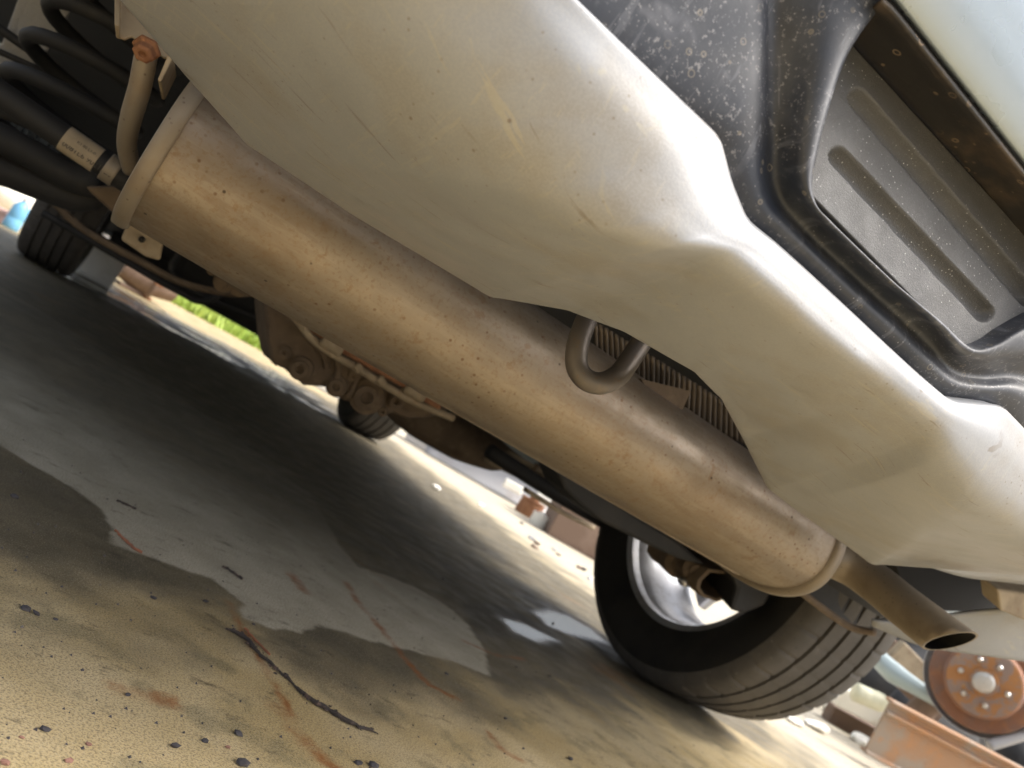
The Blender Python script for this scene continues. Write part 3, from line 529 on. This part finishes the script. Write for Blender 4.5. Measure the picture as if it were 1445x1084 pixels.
cal = MB(); cal.prism([P(*q, Y=-.27) for q in ((1000, 770), (1060, 772), (1092, 790), (1094, 828), (1080, 856), (1050, 868), (1030, 862), (1040, 830), (1028, 800))], (.03, .12, .02)); part(cal, 'brake_caliper', 'dark', smooth=False, bevel=.008)
kn = MB(); kn.tube([P(955, 770, Y=-.05), P(975, 800, Y=-.08), P(1005, 815, Y=-.08)], [.03, .028, .02], 14); part(kn, 'knuckle', 'grime')
sv = MB(); sv.revolve([(-.012, .0005), (-.012, .006), (0, .008), (.01, .004)], 10, frame_to((0, 1, 0), P(963, 820, Y=-.19))); part(sv, 'bleed_nipple', 'steelbright')
ln = MB(); lrows = []
for k in range(15):
    a = math.radians(-40 + 16 * k); lrows.append([Vector((x, .42 * math.cos(a) * (1), .345 + .42 * math.sin(a))) for x in (.46, .6, .79)])
ln.grid(lrows[2:]); part(ln, 'wheel_liner', 'dark', solid=.004)
ed = MB(); ed.tube([P(1088, 800, Y=-.38), P(1130, 835, Y=-.38), P(1195, 882, Y=-.38), P(1235, 893, Y=-.40)], .006, 10); part(ed, 'liner_edge', 'grime')
vb = MB(); vb.prism([P(*q, Y=-.34) for q in ((1085, 775), (1150, 790), (1240, 845), (1255, 888), (1200, 884), (1100, 815))], (0, .05, .02)); part(vb, 'mud_guard', 'dark', smooth=False)
ap = MB(); ap.box((-.02, 3.46, .23), (1.24, .03, .14)); part(ap, 'front_air_dam', 'dark', smooth=False)
eng = MB(); eng.box((.1, 2.75, .36), (.9, .7, .26)); part(eng, 'engine_undertray', 'dark', smooth=False, bevel=.04)
# ---- wheels
WR, HW = .345, .1125
def tyre_profile():
    pr = [(-.088, .222), (-.098, .235), (-.110, .265), (-.1145, .290), (-.1120, .315), (-.104, .332), (-.096, .339)]; hw = .0045; dp = .0075; x = -.096
    for g in (-.058, -.0195, .0195, .058):
        pr += [((x + g - hw) / 2, WR - .0003), (g - hw, WR), (g - hw * .8, WR - dp), (g + hw * .8, WR - dp), (g + hw, WR)]; x = g + hw
    pr += [(.096, .339), (.104, .332), (.1120, .315), (.1145, .290), (.110, .265), (.098, .235), (.088, .222)]
    return [(x, r - (.004 * (abs(x) / .096) ** 2 if .337 < r and abs(x) < .095 else 0)) for x, r in pr]
tpf = tyre_profile(); NSEG = 480
def rad(j, k, r):
    x = tpf[j][0]
    if abs(x) > .060 and r > .325 and k % 12 == (0 if x < 0 else 6): return r - .0030
    if abs(x) < .056 and r > WR - .003 and k % 12 == 3: return r - .0014
    return r
def wheel(loc, rz, lab):
    w_ = MB(); w_.revolve([(-.092, .2215), (-.098, .236), (-.095, .238), (-.089, .228), (-.080, .219), (-.06, .208), (-.02, .200), (.03, .196), (.065, .205), (.085, .219), (.095, .238), (.1, .236), (.093, .2215), (.07, .214), (.03, .203), (-.06, .213), (-.092, .2215)], 96)
    rim = w_.build('wheel', M['alloy'], None, sharp=40)
    ty = MB(); ty.revolve(tpf, NSEG, rad=rad); t = ty.build('tyre', M['rubber'], None, sharp=35); t.data.materials.append(M['tread'])
    for pg in t.data.polygons:
        c = pg.center
        if abs(c.x) < .108 and math.hypot(c.y, c.z) > .30: pg.material_index = 1
    t.parent = rim
    for k in range(5):
        a = k * 2 * math.pi / 5 + .35; s_ = MB(); ca, sa = math.cos(a), math.sin(a); R = lambda x, rr, tt: Vector((x, rr * ca - tt * sa, rr * sa + tt * ca))
        q = [R(.055, .04, -.028), R(.055, .04, .028), R(.075, .2, .036), R(.075, .2, -.036)]; s_.add(q + [p + Vector((.028, 0, 0)) for p in q], [(0, 1, 2, 3), (7, 6, 5, 4), (0, 4, 5, 1), (1, 5, 6, 2), (2, 6, 7, 3), (3, 7, 4, 0)])
        o = s_.build('spoke', M['alloy'], rim, smooth=False, bevel=.008)
    h = MB(); h.revolve([(.03, .001), (.03, .07), (.05, .07), (.085, .055), (.09, .03), (.09, .001)], 32); h.build('hub', M['alloy'], rim, sharp=40)
    rim.location = loc; rim.rotation_euler = (random.random() * .0, 0, rz); under(rim, car)
    tag(rim, lab); return rim
wr_ = wheel((.765, 0, WR), 0, 'silver alloy rear wheel with dusty grooved tyre')
def dupwheel(src, loc, rz, lab):
    r = src.copy(); COL.objects.link(r); r.parent = None; r.location = loc; r.rotation_euler = (0, 0, rz); under(r, car); r['label'] = lab
    for ch in src.children: c = ch.copy(); COL.objects.link(c); c.parent = r
    return r
dupwheel(wr_, (.765, 2.63, WR), math.radians(0), 'front wheel on the far side, half hidden behind the final drive')
dupwheel(wr_, (-.765, 2.63, WR), math.pi, 'front wheel standing alone on damp concrete')
# ================================================================ YARD AROUND
def G(px, py): return P(px, py, Z=0)
RZ = math.radians(-25.3)
FR = Matrix.Rotation(RZ, 3, 'Z')
# grass strip in front of the car
gb = []; gf = []
for i in range(9000):
    x = rng.uniform(-2.5, 2.6); y = 6.3 + 6.5 * rng.random() ** 1.5; h = rng.uniform(.05, .13); a = rng.uniform(0, 6.28); lx, ly = rng.normal(0, .03, 2); wd = .007 + .0009 * y
    c, s_ = math.cos(a) * wd, math.sin(a) * wd; n = len(gb)
    gb += [(x - c, y - s_, 0), (x + c, y + s_, 0), (x + c * .6 + lx * .5, y + s_ * .6 + ly * .5, h * .6), (x - c * .6 + lx * .5, y - s_ * .6 + ly * .5, h * .6), (x + lx, y + ly, h)]
    gf += [(n, n + 1, n + 2, n + 3), (n + 3, n + 2, n + 4)]
g = obj('grass', gb, gf, M['leaf'], None, smooth=False); tag(g, 'bright green grass growing beyond the front of the car', 'grass', kind='stuff')
# left edge: bright plastic odds and ends
def thing(mb, name, m, label, cat, group=None, **k):
    o = mb.build(name, M[m], None, **k); 
    c = sum((v for v in mb.v), Vector()) / len(mb.v); base = Vector((c.x, c.y, min(v.z for v in mb.v)))
    o.data.transform(Matrix.Translation(-base)); o.location = base
    return tag(o, label, cat, group)
def lump(c, r, sub=2, amp=.18, seed=0, sq=(1, 1, 1)):
    bm = bmesh.new(); bmesh.ops.create_icosphere(bm, subdivisions=sub, radius=1); rr = random.Random(seed)
    d = [Vector((rr.uniform(-1, 1), rr.uniform(-1, 1), rr.uniform(-1, 1))).normalized() for _ in range(9)]; mb = MB(); v = []
    for x in bm.verts:
        k = 1 + amp * sum(max(0, x.co.dot(e)) ** 3 * (1 if i % 2 else -1) for i, e in enumerate(d)); v.append(Vector(c) + Vector((x.co.x * sq[0], x.co.y * sq[1], x.co.z * sq[2])) * r * k)
    mb.add(v, [[q.index for q in f.verts] for f in bm.faces]); bm.free(); return mb
def crate(base, w_, d_, h, rz, name, m, label, cat, wall=.012):
    e = empty(name, base, (0, 0, rz)); tag(e, label, cat)
    mb = MB(); mb.box((0, 0, .006 + .004), (w_, d_, .012)); mb.build('base', M[m], e, smooth=False, bevel=.003)
    for sx in (-1, 1):
        mb = MB(); mb.box((sx * (w_ / 2 - wall / 2), 0, .018 + h / 2), (wall, d_ - 2 * wall - .001, h)); mb.build('side_wall', M[m], e, smooth=False, bevel=.003)
        mb = MB(); mb.box((0, sx * (d_ / 2 - wall / 2), .018 + h / 2), (w_, wall, h)); mb.build('end_wall', M[m], e, smooth=False, bevel=.003)
    mb = MB()
    for sx in (-1, 1):
        mb.box((sx * (w_ / 2 + .004), 0, .018 + h), (.016, d_ + .02, .022)); mb.box((0, sx * (d_ / 2 + .004), .018 + h), (w_ - .01, .016, .02))
    mb.build('rim', M[m], e, smooth=False, bevel=.003); return e
crate(G(128, 396) + Vector((0, .1, 0)), .17, .2, .16, .1, 'plastic_tub', 'white', 'open white plastic tub standing on the ground ahead of the front wheel', 'tub')
e = empty('gearbox', G(196, 420) + Vector((0, .3, 0)), (0, 0, .3)); e.scale = (.62, .62, .62); tag(e, 'rusty brown gearbox casting lying beside the white tub', 'gearbox')
mb = MB(); mb.revolve([(-.3, .01), (-.3, .13), (-.1, .17), (0, .19), (.02, .22), (.05, .22), (.07, .16), (.3, .11), (.3, .01)], 20, Matrix.Translation((0, 0, .20))); mb.build('housing', M['brown'], e, sharp=35)
for k in range(6):
    a = k * 1.05; mb = MB(); mb.revolve([(-.02, .001), (-.02, .018), (.07, .018), (.07, .001)], 8, Matrix.Translation((.02, .235 * math.cos(a) * .88, .20 + .235 * math.sin(a) * .88))); mb.build('bolt', M['rust'], e, smooth=False)
mb = MB(); mb.box((-.1, 0, .022), (.3, .2, .036)); mb.build('foot', M['brown'], e, smooth=False, bevel=.01)
k0 = P(12, 283, D=6.2); mb = lump(Vector((k0.x, k0.y, .17)), .2, 3, .25, 3, (1.2, .8, .85)); thing(mb, 'plastic_bag', 'white', 'crumpled white plastic bag at the edge beyond the springs', 'bag')
def bottle(c, d, r, L_, m, name, label, cat, group=None, capm='white'):
    e = empty(name, c); tag(e, label, cat, group); mb = MB(); Mx = frame_to(d, (0, 0, 0)); mb.revolve([(0, .001), (0, r * .9), (r * .15, r), (L_ * .3, r), (L_ * .32, r * .94), (L_ * .36, r), (L_ * .66, r), (L_ * .8, r * .6), (L_ * .86, r * .38), (L_ * .9, r * .36)], 24, Mx); mb.build('bottle_body', M[m], e)
    mb = MB(); mb.revolve([(L_ * .88, r * .42), (L_ * .98, r * .42), (L_, r * .38), (L_, .001)], 16, Mx); mb.build('cap', M[capm], e, sharp=40); return e
kb = P(27, 300, D=4.6); bottle(Vector((kb.x, kb.y, 0)), (0, 0, 1), .045, .2, 'blue', 'plastic_bottle', 'sky blue plastic bottle standing by the white bag', 'bottle')
kp = P(8, 296, D=4.8); crate(Vector((kp.x - .04, kp.y - .15, 0)), .2, .16, .05, .4, 'shallow_tray', 'pinkish', 'faded pink shallow tray beside the blue bottle', 'tray')
# white block ahead of the far front wheel
crate(G(455, 560) + Vector((.35, 1.0, 0)), .42, .3, .26, -.4, 'foam_box', 'white', 'white foam box behind the far front wheel', 'box', .03)
# right: discarded silver bumper, parts boxes, scrap
e = empty('scrap_bumper', G(705, 700) + Vector((.05, .05, 0)), (0, 0, RZ)); tag(e, 'discarded silver bumper lying on the ground past the rear wheel', 'bumper')
rows_ = []
for k in range(8):
    t = k / 7; rows_.append([Vector((x, -.16 * math.cos((x / .62) * 1.2) + .10 * math.sin(t * 2.8), .30 * t + .01)) for x in np.linspace(-.62, .62, 25)])
mb = MB(); mb.grid(patch(rows_, 1, 2)); mb.build('bumper_shell', M['silver'], e, solid=.005)
for sx in (-.3, .02, .25):
    mb = MB(); mb.box((sx, -.185 + abs(sx) * .08, .10 + abs(sx) * .1), (.14, .02, .06)); mb.build('lamp_insert', M['white'], e, smooth=False, bevel=.01)
crate(G(842, 792) + Vector((.1, .1, 0)), .75, .4, .24, RZ + .05, 'parts_box', 'brown', 'brown steel parts box on the ground beside the rear wheel', 'box')
crate(G(612, 650) + Vector((.25, .6, 0)), .5, .3, .22, RZ, 'grey_tub', 'greyplas', 'grey plastic tub beyond the discarded bumper', 'tub')
for i, (px, py, r, m, nm, lab) in enumerate((( 742, 728, .075, 'rust', 'brake_drum', 'small rusted brake drum between bumper and parts box'), (660, 668, .06, 'cream', 'oil_filter', 'cream oil filter lying in front of the silver bumper'), (757, 742, .05, 'white', 'paint_tin', 'white tin at the corner of the brown parts box'))):
    b_ = G(px, py); e = empty(nm, b_, (0, 0, .3 * i)); tag(e, lab, nm.replace('_', ' '))
    mb = MB(); mb.revolve([(0, .001), (0, r), (r * .2, r * 1.08), (r * 1.2, r), (r * 1.25, r * 1.05), (r * 1.4, r * 1.05), (r * 1.4, .001)], 24, frame_to((0, 0, 1), (0, 0, 0))); mb.build('shell', M[m], e, sharp=35)
    mb = MB(); mb.revolve([(r * 1.4, r * .45), (r * 1.6, r * .45), (r * 1.6, .001)], 16, frame_to((0, 0, 1), (0, 0, 0))); mb.build('boss', M[m], e, sharp=35)
for i in range(14):
    t = rng.random(); x = 600 + 300 * t; y = 660 + 175 * t + rng.uniform(0, 26); c = G(x, y); r = rng.uniform(.008, .018)
    m = ['white', 'brown', 'silver', 'pebble'][i % 4]
    mb = lump((c.x, c.y, r * .5), r, 1, .3, 50 + i, (1.5, .9, .6)); thing(mb, 'scrap_chip', m, {'white': 'white plastic chip', 'brown': 'brown rusty chip', 'silver': 'silver metal chip', 'pebble': 'dark stone chip'}[m] + ' on sunlit concrete near the discarded bumper', 'chip', 'chips scattered by the bumper', smooth=False)
# far scrap rows keep the horizon closed: a row of parked cars' worth of yard wall
mb = MB(); mb.box((0, 0, .9), (30, .12, 1.8)); 
e = empty('corrugated_fence', (9, 16, 0), (0, 0, RZ)); tag(e, 'long grey corrugated yard fence far behind the scrap', 'fence')
for k in range(26):
    pr = [[Vector((k * 1.2 - 15.6 + i * .1, .03 * math.cos(i * math.pi), z)) for i in range(13)] for z in (0.02, 1.9)]
    mb = MB(); mb.grid(pr); mb.build('fence_sheet', M['greyplas'], e, smooth=False, solid=.003)
# right foreground scrap behind the wheel: rotor on its knuckle, channel, tubes
D0 = 2.45
rc = P(1389, 961, D=D0); rn = (CAM - rc).normalized(); rn = (rn + Vector((.10, .05, -.06))).normalized()
e = empty('brake_rotor', (rc.x, rc.y, 0)); tag(e, 'rusty brake rotor with five wheel studs and grey hub cap', 'brake rotor')
Mr = frame_to(rn, rc - Vector((rc.x, rc.y, 0)))
R0 = .148
mb = MB(); mb.revolve([(-.03, .05), (-.03, R0), (-.026, R0 + .002), (-.003, R0 + .002), (0, R0 - .002), (0, R0 * .76), (.002, R0 * .745), (.006, R0 * .735), (.045, R0 * .70), (.05, R0 * .68), (.05, .04)], 72, Mr); mb.build('rotor_disc', M['rotor'], e, sharp=35)
mb = MB(); mb.revolve([(.0505, .036), (.0525, .0365), (.0525, R0 * .66), (.0505, R0 * .67)], 60, Mr); mb.build('hat_face', M['hubrust'], e, sharp=35)
mb = MB(); mb.revolve([(.05, .04), (.060, .0385), (.063, .036), (.063, .030)], 40, Mr); mb.build('hub_ring', M['hubrust'], e, sharp=35)
mb = MB(); mb.revolve([(.056, .031), (.066, .0305), (.072, .027), (.074, .018), (.0745, .001)], 40, Mr); mb.build('hub_cap', M['cap'], e, sharp=50)
ux, uy = (Mr.to_3x3() @ Vector((0, 1, 0))), (Mr.to_3x3() @ Vector((0, 0, 1)))
def angdir(px, py):
    v = (P(px, py, D=D0) - P(1389, 961, D=D0)); return math.atan2(v.dot(uy), v.dot(ux))
for q in ((1355, 945), (1360, 977), (1391, 992), (1418, 974), (1412, 940), (1384, 929)):
    a = angdir(*q); loc = Mr @ Vector((.052, .064 * math.cos(a), .064 * math.sin(a))); nax = Mr.to_3x3() @ Vector((1, 0, 0))
    mb = MB(); mb.revolve([(0, .0085), (.024, .008), (.028, .005), (.028, .0005)], 14, frame_to(nax, loc)); mb.build('wheel_stud', M['steelbright'], e, sharp=40)
mb = MB(); mb.revolve([(-.045, .03), (-.045, R0 + .012), (-.035, R0 + .016), (-.02, R0 + .018)], 60, Mr); mb.build('dust_shield', M['greyplas'], e, solid=.002)
mb = MB(); mb.tube([Mr @ Vector((-.05, 0, 0)), Vector((.06, .16, .22)), Vector((.10, .22, .02))], [.04, .04, .05], 14); mb.build('stub_axle', M['brown'], e)
def beam(name, prof, a, b, upv, m, label, cat, bev=.002):
    a, b = Vector(a), Vector(b); x = (b - a).normalized(); z = (Vector(upv) - x * Vector(upv).dot(x)).normalized(); y = z.cross(x)
    mb = MB(); mb.prism([a + y * p[0] + z * p[1] for p in prof], b - a); return thing(mb, name, m, label, cat, smooth=False, bevel=bev)
# rusty channel: web towards the camera with two lips along its upper edge
a, b = P(1240, 1022, D=2.15), P(1520, 1168, D=2.15)
chp = [(-.004, -.075), (.0, -.075), (.0, .030), (-.012, .034), (-.012, .042), (.0, .046), (.0, .062), (-.014, .066), (-.014, .073), (.03, .073), (.03, .066), (.008, .062), (.008, -.075), (.03, -.078), (.03, -.085), (-.012, -.085), (-.012, -.079)]
beam('steel_channel', chp, a, b, CU + CR * .05, 'channel', 'rusty folded steel channel leaning below the brake rotor', 'channel')
mb = MB(); mb.tube([P(1238, 928, D=2.7), P(1262, 950, D=2.65), P(1290, 968, D=2.6), P(1330, 993, D=2.55), P(1350, 1010, D=2.5)], [.030, .034, .026, .021, .02], 20); thing(mb, 'steering_shaft', 'bluegrey', 'tapered blue grey metal tube between tyre and brake rotor', 'tube')
a, b = P(1180, 978, D=2.75), P(1270, 1024, D=2.75)
beam('cream_rail', [(-.03, -.035), (.03, -.035), (.03, .035), (.01, .045), (-.01, .045), (-.03, .03)], a, b, CU + CR * .5, 'cream', 'cream painted square rail lying behind the rear tyre', 'rail', .006)
a, b = P(1168, 1004, D=2.8), P(1256, 1052, D=2.8)
beam('grey_rail', [(-.03, -.03), (.03, -.03), (.03, .03), (-.03, .03)], a, b, CU + CR * .5, 'brown', 'dark brown rail lying just below the cream rail', 'rail', .004)
pv0, pv1 = P(1206, 976, D=2.6), P(1262, 1000, D=2.6); bottle(pv0, pv1 - pv0, .030, .14, 'ivory', 'plastic_bottle', 'ivory plastic bottle lying on the cream rail', 'bottle', None, 'ivory')
a, b = P(1262, 915, D=2.9), P(1345, 1000, D=2.9)
beam('control_arm', [(-.02, -.04), (.02, -.04), (.02, .04), (-.02, .04)], a, b, CU, 'grimelight', 'dusty beige suspension arm with bolt holes behind the blue grey tube', 'arm', .006)
a, b = P(1238, 905, D=3.0), P(1335, 1000, D=3.0)
beam('dark_rail', [(-.02, -.07), (.02, -.07), (.02, .05), (-.02, .05)], a, b, CU, 'brown', 'dark brown scrap rail between beige arm and blue grey tube', 'rail', .006)
mb = lump(P(1310, 1010, D=3.2), .17, 3, .25, 9, (1.2, .8, .6)); thing(mb, 'engine_scrap', 'dark', 'dark oily scrap casting under the brake rotor', 'scrap')
c = P(1450, 1062, D=2.75); mb = lump((c.x, c.y, .17), .2, 3, .3, 12, (1.3, .8, .85)); thing(mb, 'engine_scrap', 'dark', 'black scrap casting past the far end of the rusty channel', 'scrap')
mb = MB(); mb.tube([P(1395, 1052, D=2.4), P(1420, 1045, D=2.4), P(1452, 1035, D=2.4)], .016, 14); thing(mb, 'bent_rod', 'greyplas', 'grey bent metal rod beneath the brake rotor', 'rod')
c = P(1290, 930, D=3.8); mb = lump((c.x, c.y, .30), .34, 3, .25, 13, (1.3, .8, .9)); thing(mb, 'engine_scrap', 'dark', 'black scrap heap behind the beige suspension arm', 'scrap')
for i, (px, py, r) in enumerate(((1150, 1030, .03), (1172, 1008, .045), (1215, 1050, .04), (1118, 1020, .02), (1235, 1040, .05))):
    c = G(px, py); mb = lump((c.x, c.y, r * .4), r, 2, .3, 80 + i, (1.4, .9, .5)); thing(mb, 'concrete_chunk', 'white', 'pale concrete chunk on bright ground behind the rear tyre', 'chunk', 'pale chunks behind the tyre', smooth=False)
# ---- small debris on the ground near the camera
def debris(px, py, r, m, label, seed, group=None, sq=(1.2, .9, .6)):
    c = G(px, py); mb = lump((c.x, c.y, r * sq[2] * .8), r, 1, .3, seed, sq); thing(mb, 'pebble', m, label, 'pebble', group, smooth=False)
for i, (x, y, r) in enumerate(((34, 860, .0042), (50, 868, .0032), (20, 702, .004), (335, 1037, .004), (358, 882, .002), (180, 982, .0025), (288, 1047, .003), (505, 1078, .004), (525, 1082, .005), (64, 1032, .003), (245, 1055, .0035), (340, 1080, .005), (780, 880, .004), (625, 818, .003), (630, 952, .003), (728, 942, .0025), (775, 955, .003), (713, 1015, .003), (738, 1057, .002), (805, 1073, .004), (78, 875, .002), (215, 845, .003), (290, 850, .003))):
    debris(x, y, r * .8, 'pebble', 'dark gravel pebble on the stained concrete', 200 + i, 'dark pebbles on the concrete')
for i, (x, y, r) in enumerate(((95, 1075, .0022), (320, 1055, .0016), (125, 1052, .0018), (30, 1042, .0014), (5, 1078, .0024))):
    debris(x, y, r, 'pebblered', 'reddish gravel pebble near the concrete edge', 300 + i, 'reddish pebbles on the concrete')
def twig(pts, r, m, name, label, cat):
    mb = MB(); path = [G(*q) + Vector((0, 0, rr)) for q, rr in zip(pts, r if isinstance(r, list) else [r] * len(pts))]
    fine = crom(path, 5); rr = r if isinstance(r, list) else [r] * len(pts); k = rr[0] if not isinstance(r, list) else .0013
    fine = [p + Vector((rng.normal(0, k * .5), rng.normal(0, k * .5), abs(rng.normal(0, k * .2)))) for p in fine]
    mb.tube(fine, [max(.0004, np.interp(i / (len(fine) - 1), np.linspace(0, 1, len(rr)), rr) * rng.uniform(.7, 1.25)) for i in range(len(fine))], 7, smooth=False)
    if isinstance(r, list):                                  # flaking bark crumbs along it
        for i in range(60):
            p = fine[rng.integers(2, len(fine) - 1)]; q = lump(p + Vector((rng.normal(0, .003), rng.normal(0, .003), 0)), rng.uniform(.0006, .0016), 1, .4, i, (1.5, .8, .6)); mb.add(q.v, q.f)
    return thing(mb, name, m, label, cat, smooth=False)
twig([(318, 888), (345, 903), (362, 922), (385, 942), (415, 970), (440, 992), (468, 1008), (500, 1026), (532, 1036)], [.0008, .002, .0016, .0012, .0012, .0016, .0018, .0016, .0006], 'twig', 'twig', 'long dark crumbling twig lying on tan concrete', 'twig')
twig([(161, 750), (175, 763), (190, 776), (200, 782)], .0012, 'needle', 'pine_needle', 'short red brown needle at the edge of the damp patch', 'needle')
twig([(345, 888), (360, 905), (380, 925)], .0009, 'needle', 'pine_needle', 'red brown needle lying against the long dark twig', 'needle')
twig([(312, 800), (325, 807), (340, 818)], .0013, 'twig', 'twig', 'short black twig on the pale dry patch', 'twig')
twig([(163, 707), (175, 712), (190, 719)], .0012, 'twig', 'twig', 'tiny black twig on the dark shaded concrete', 'twig')
gv = []; gfv = []
for i in range(330):                                          # fine grit, uncountable
    px, py = rng.uniform(-40, 1000), rng.uniform(620, 1120); 
    if (py - 360 - .562 * (px - 205)) < 120: continue
    c = G(px, py); r = rng.uniform(.0005, .0016); n = len(gv); a = rng.uniform(0, 6.28); k = [Vector((math.cos(a + t), math.sin(a + t) * .8, 0)) * r for t in (0, 2.1, 4.2)]
    gv += [c + q for q in k] + [c + Vector((0, 0, r * 1.1))]; gfv += [(n, n + 1, n + 3), (n + 1, n + 2, n + 3), (n + 2, n, n + 3)]
g = obj('grit', gv, gfv, M['pebble'], None, smooth=False); tag(g, 'fine dark grit scattered over the concrete', 'grit', kind='stuff')
S.render.resolution_x = 1024; S.render.resolution_y = 768
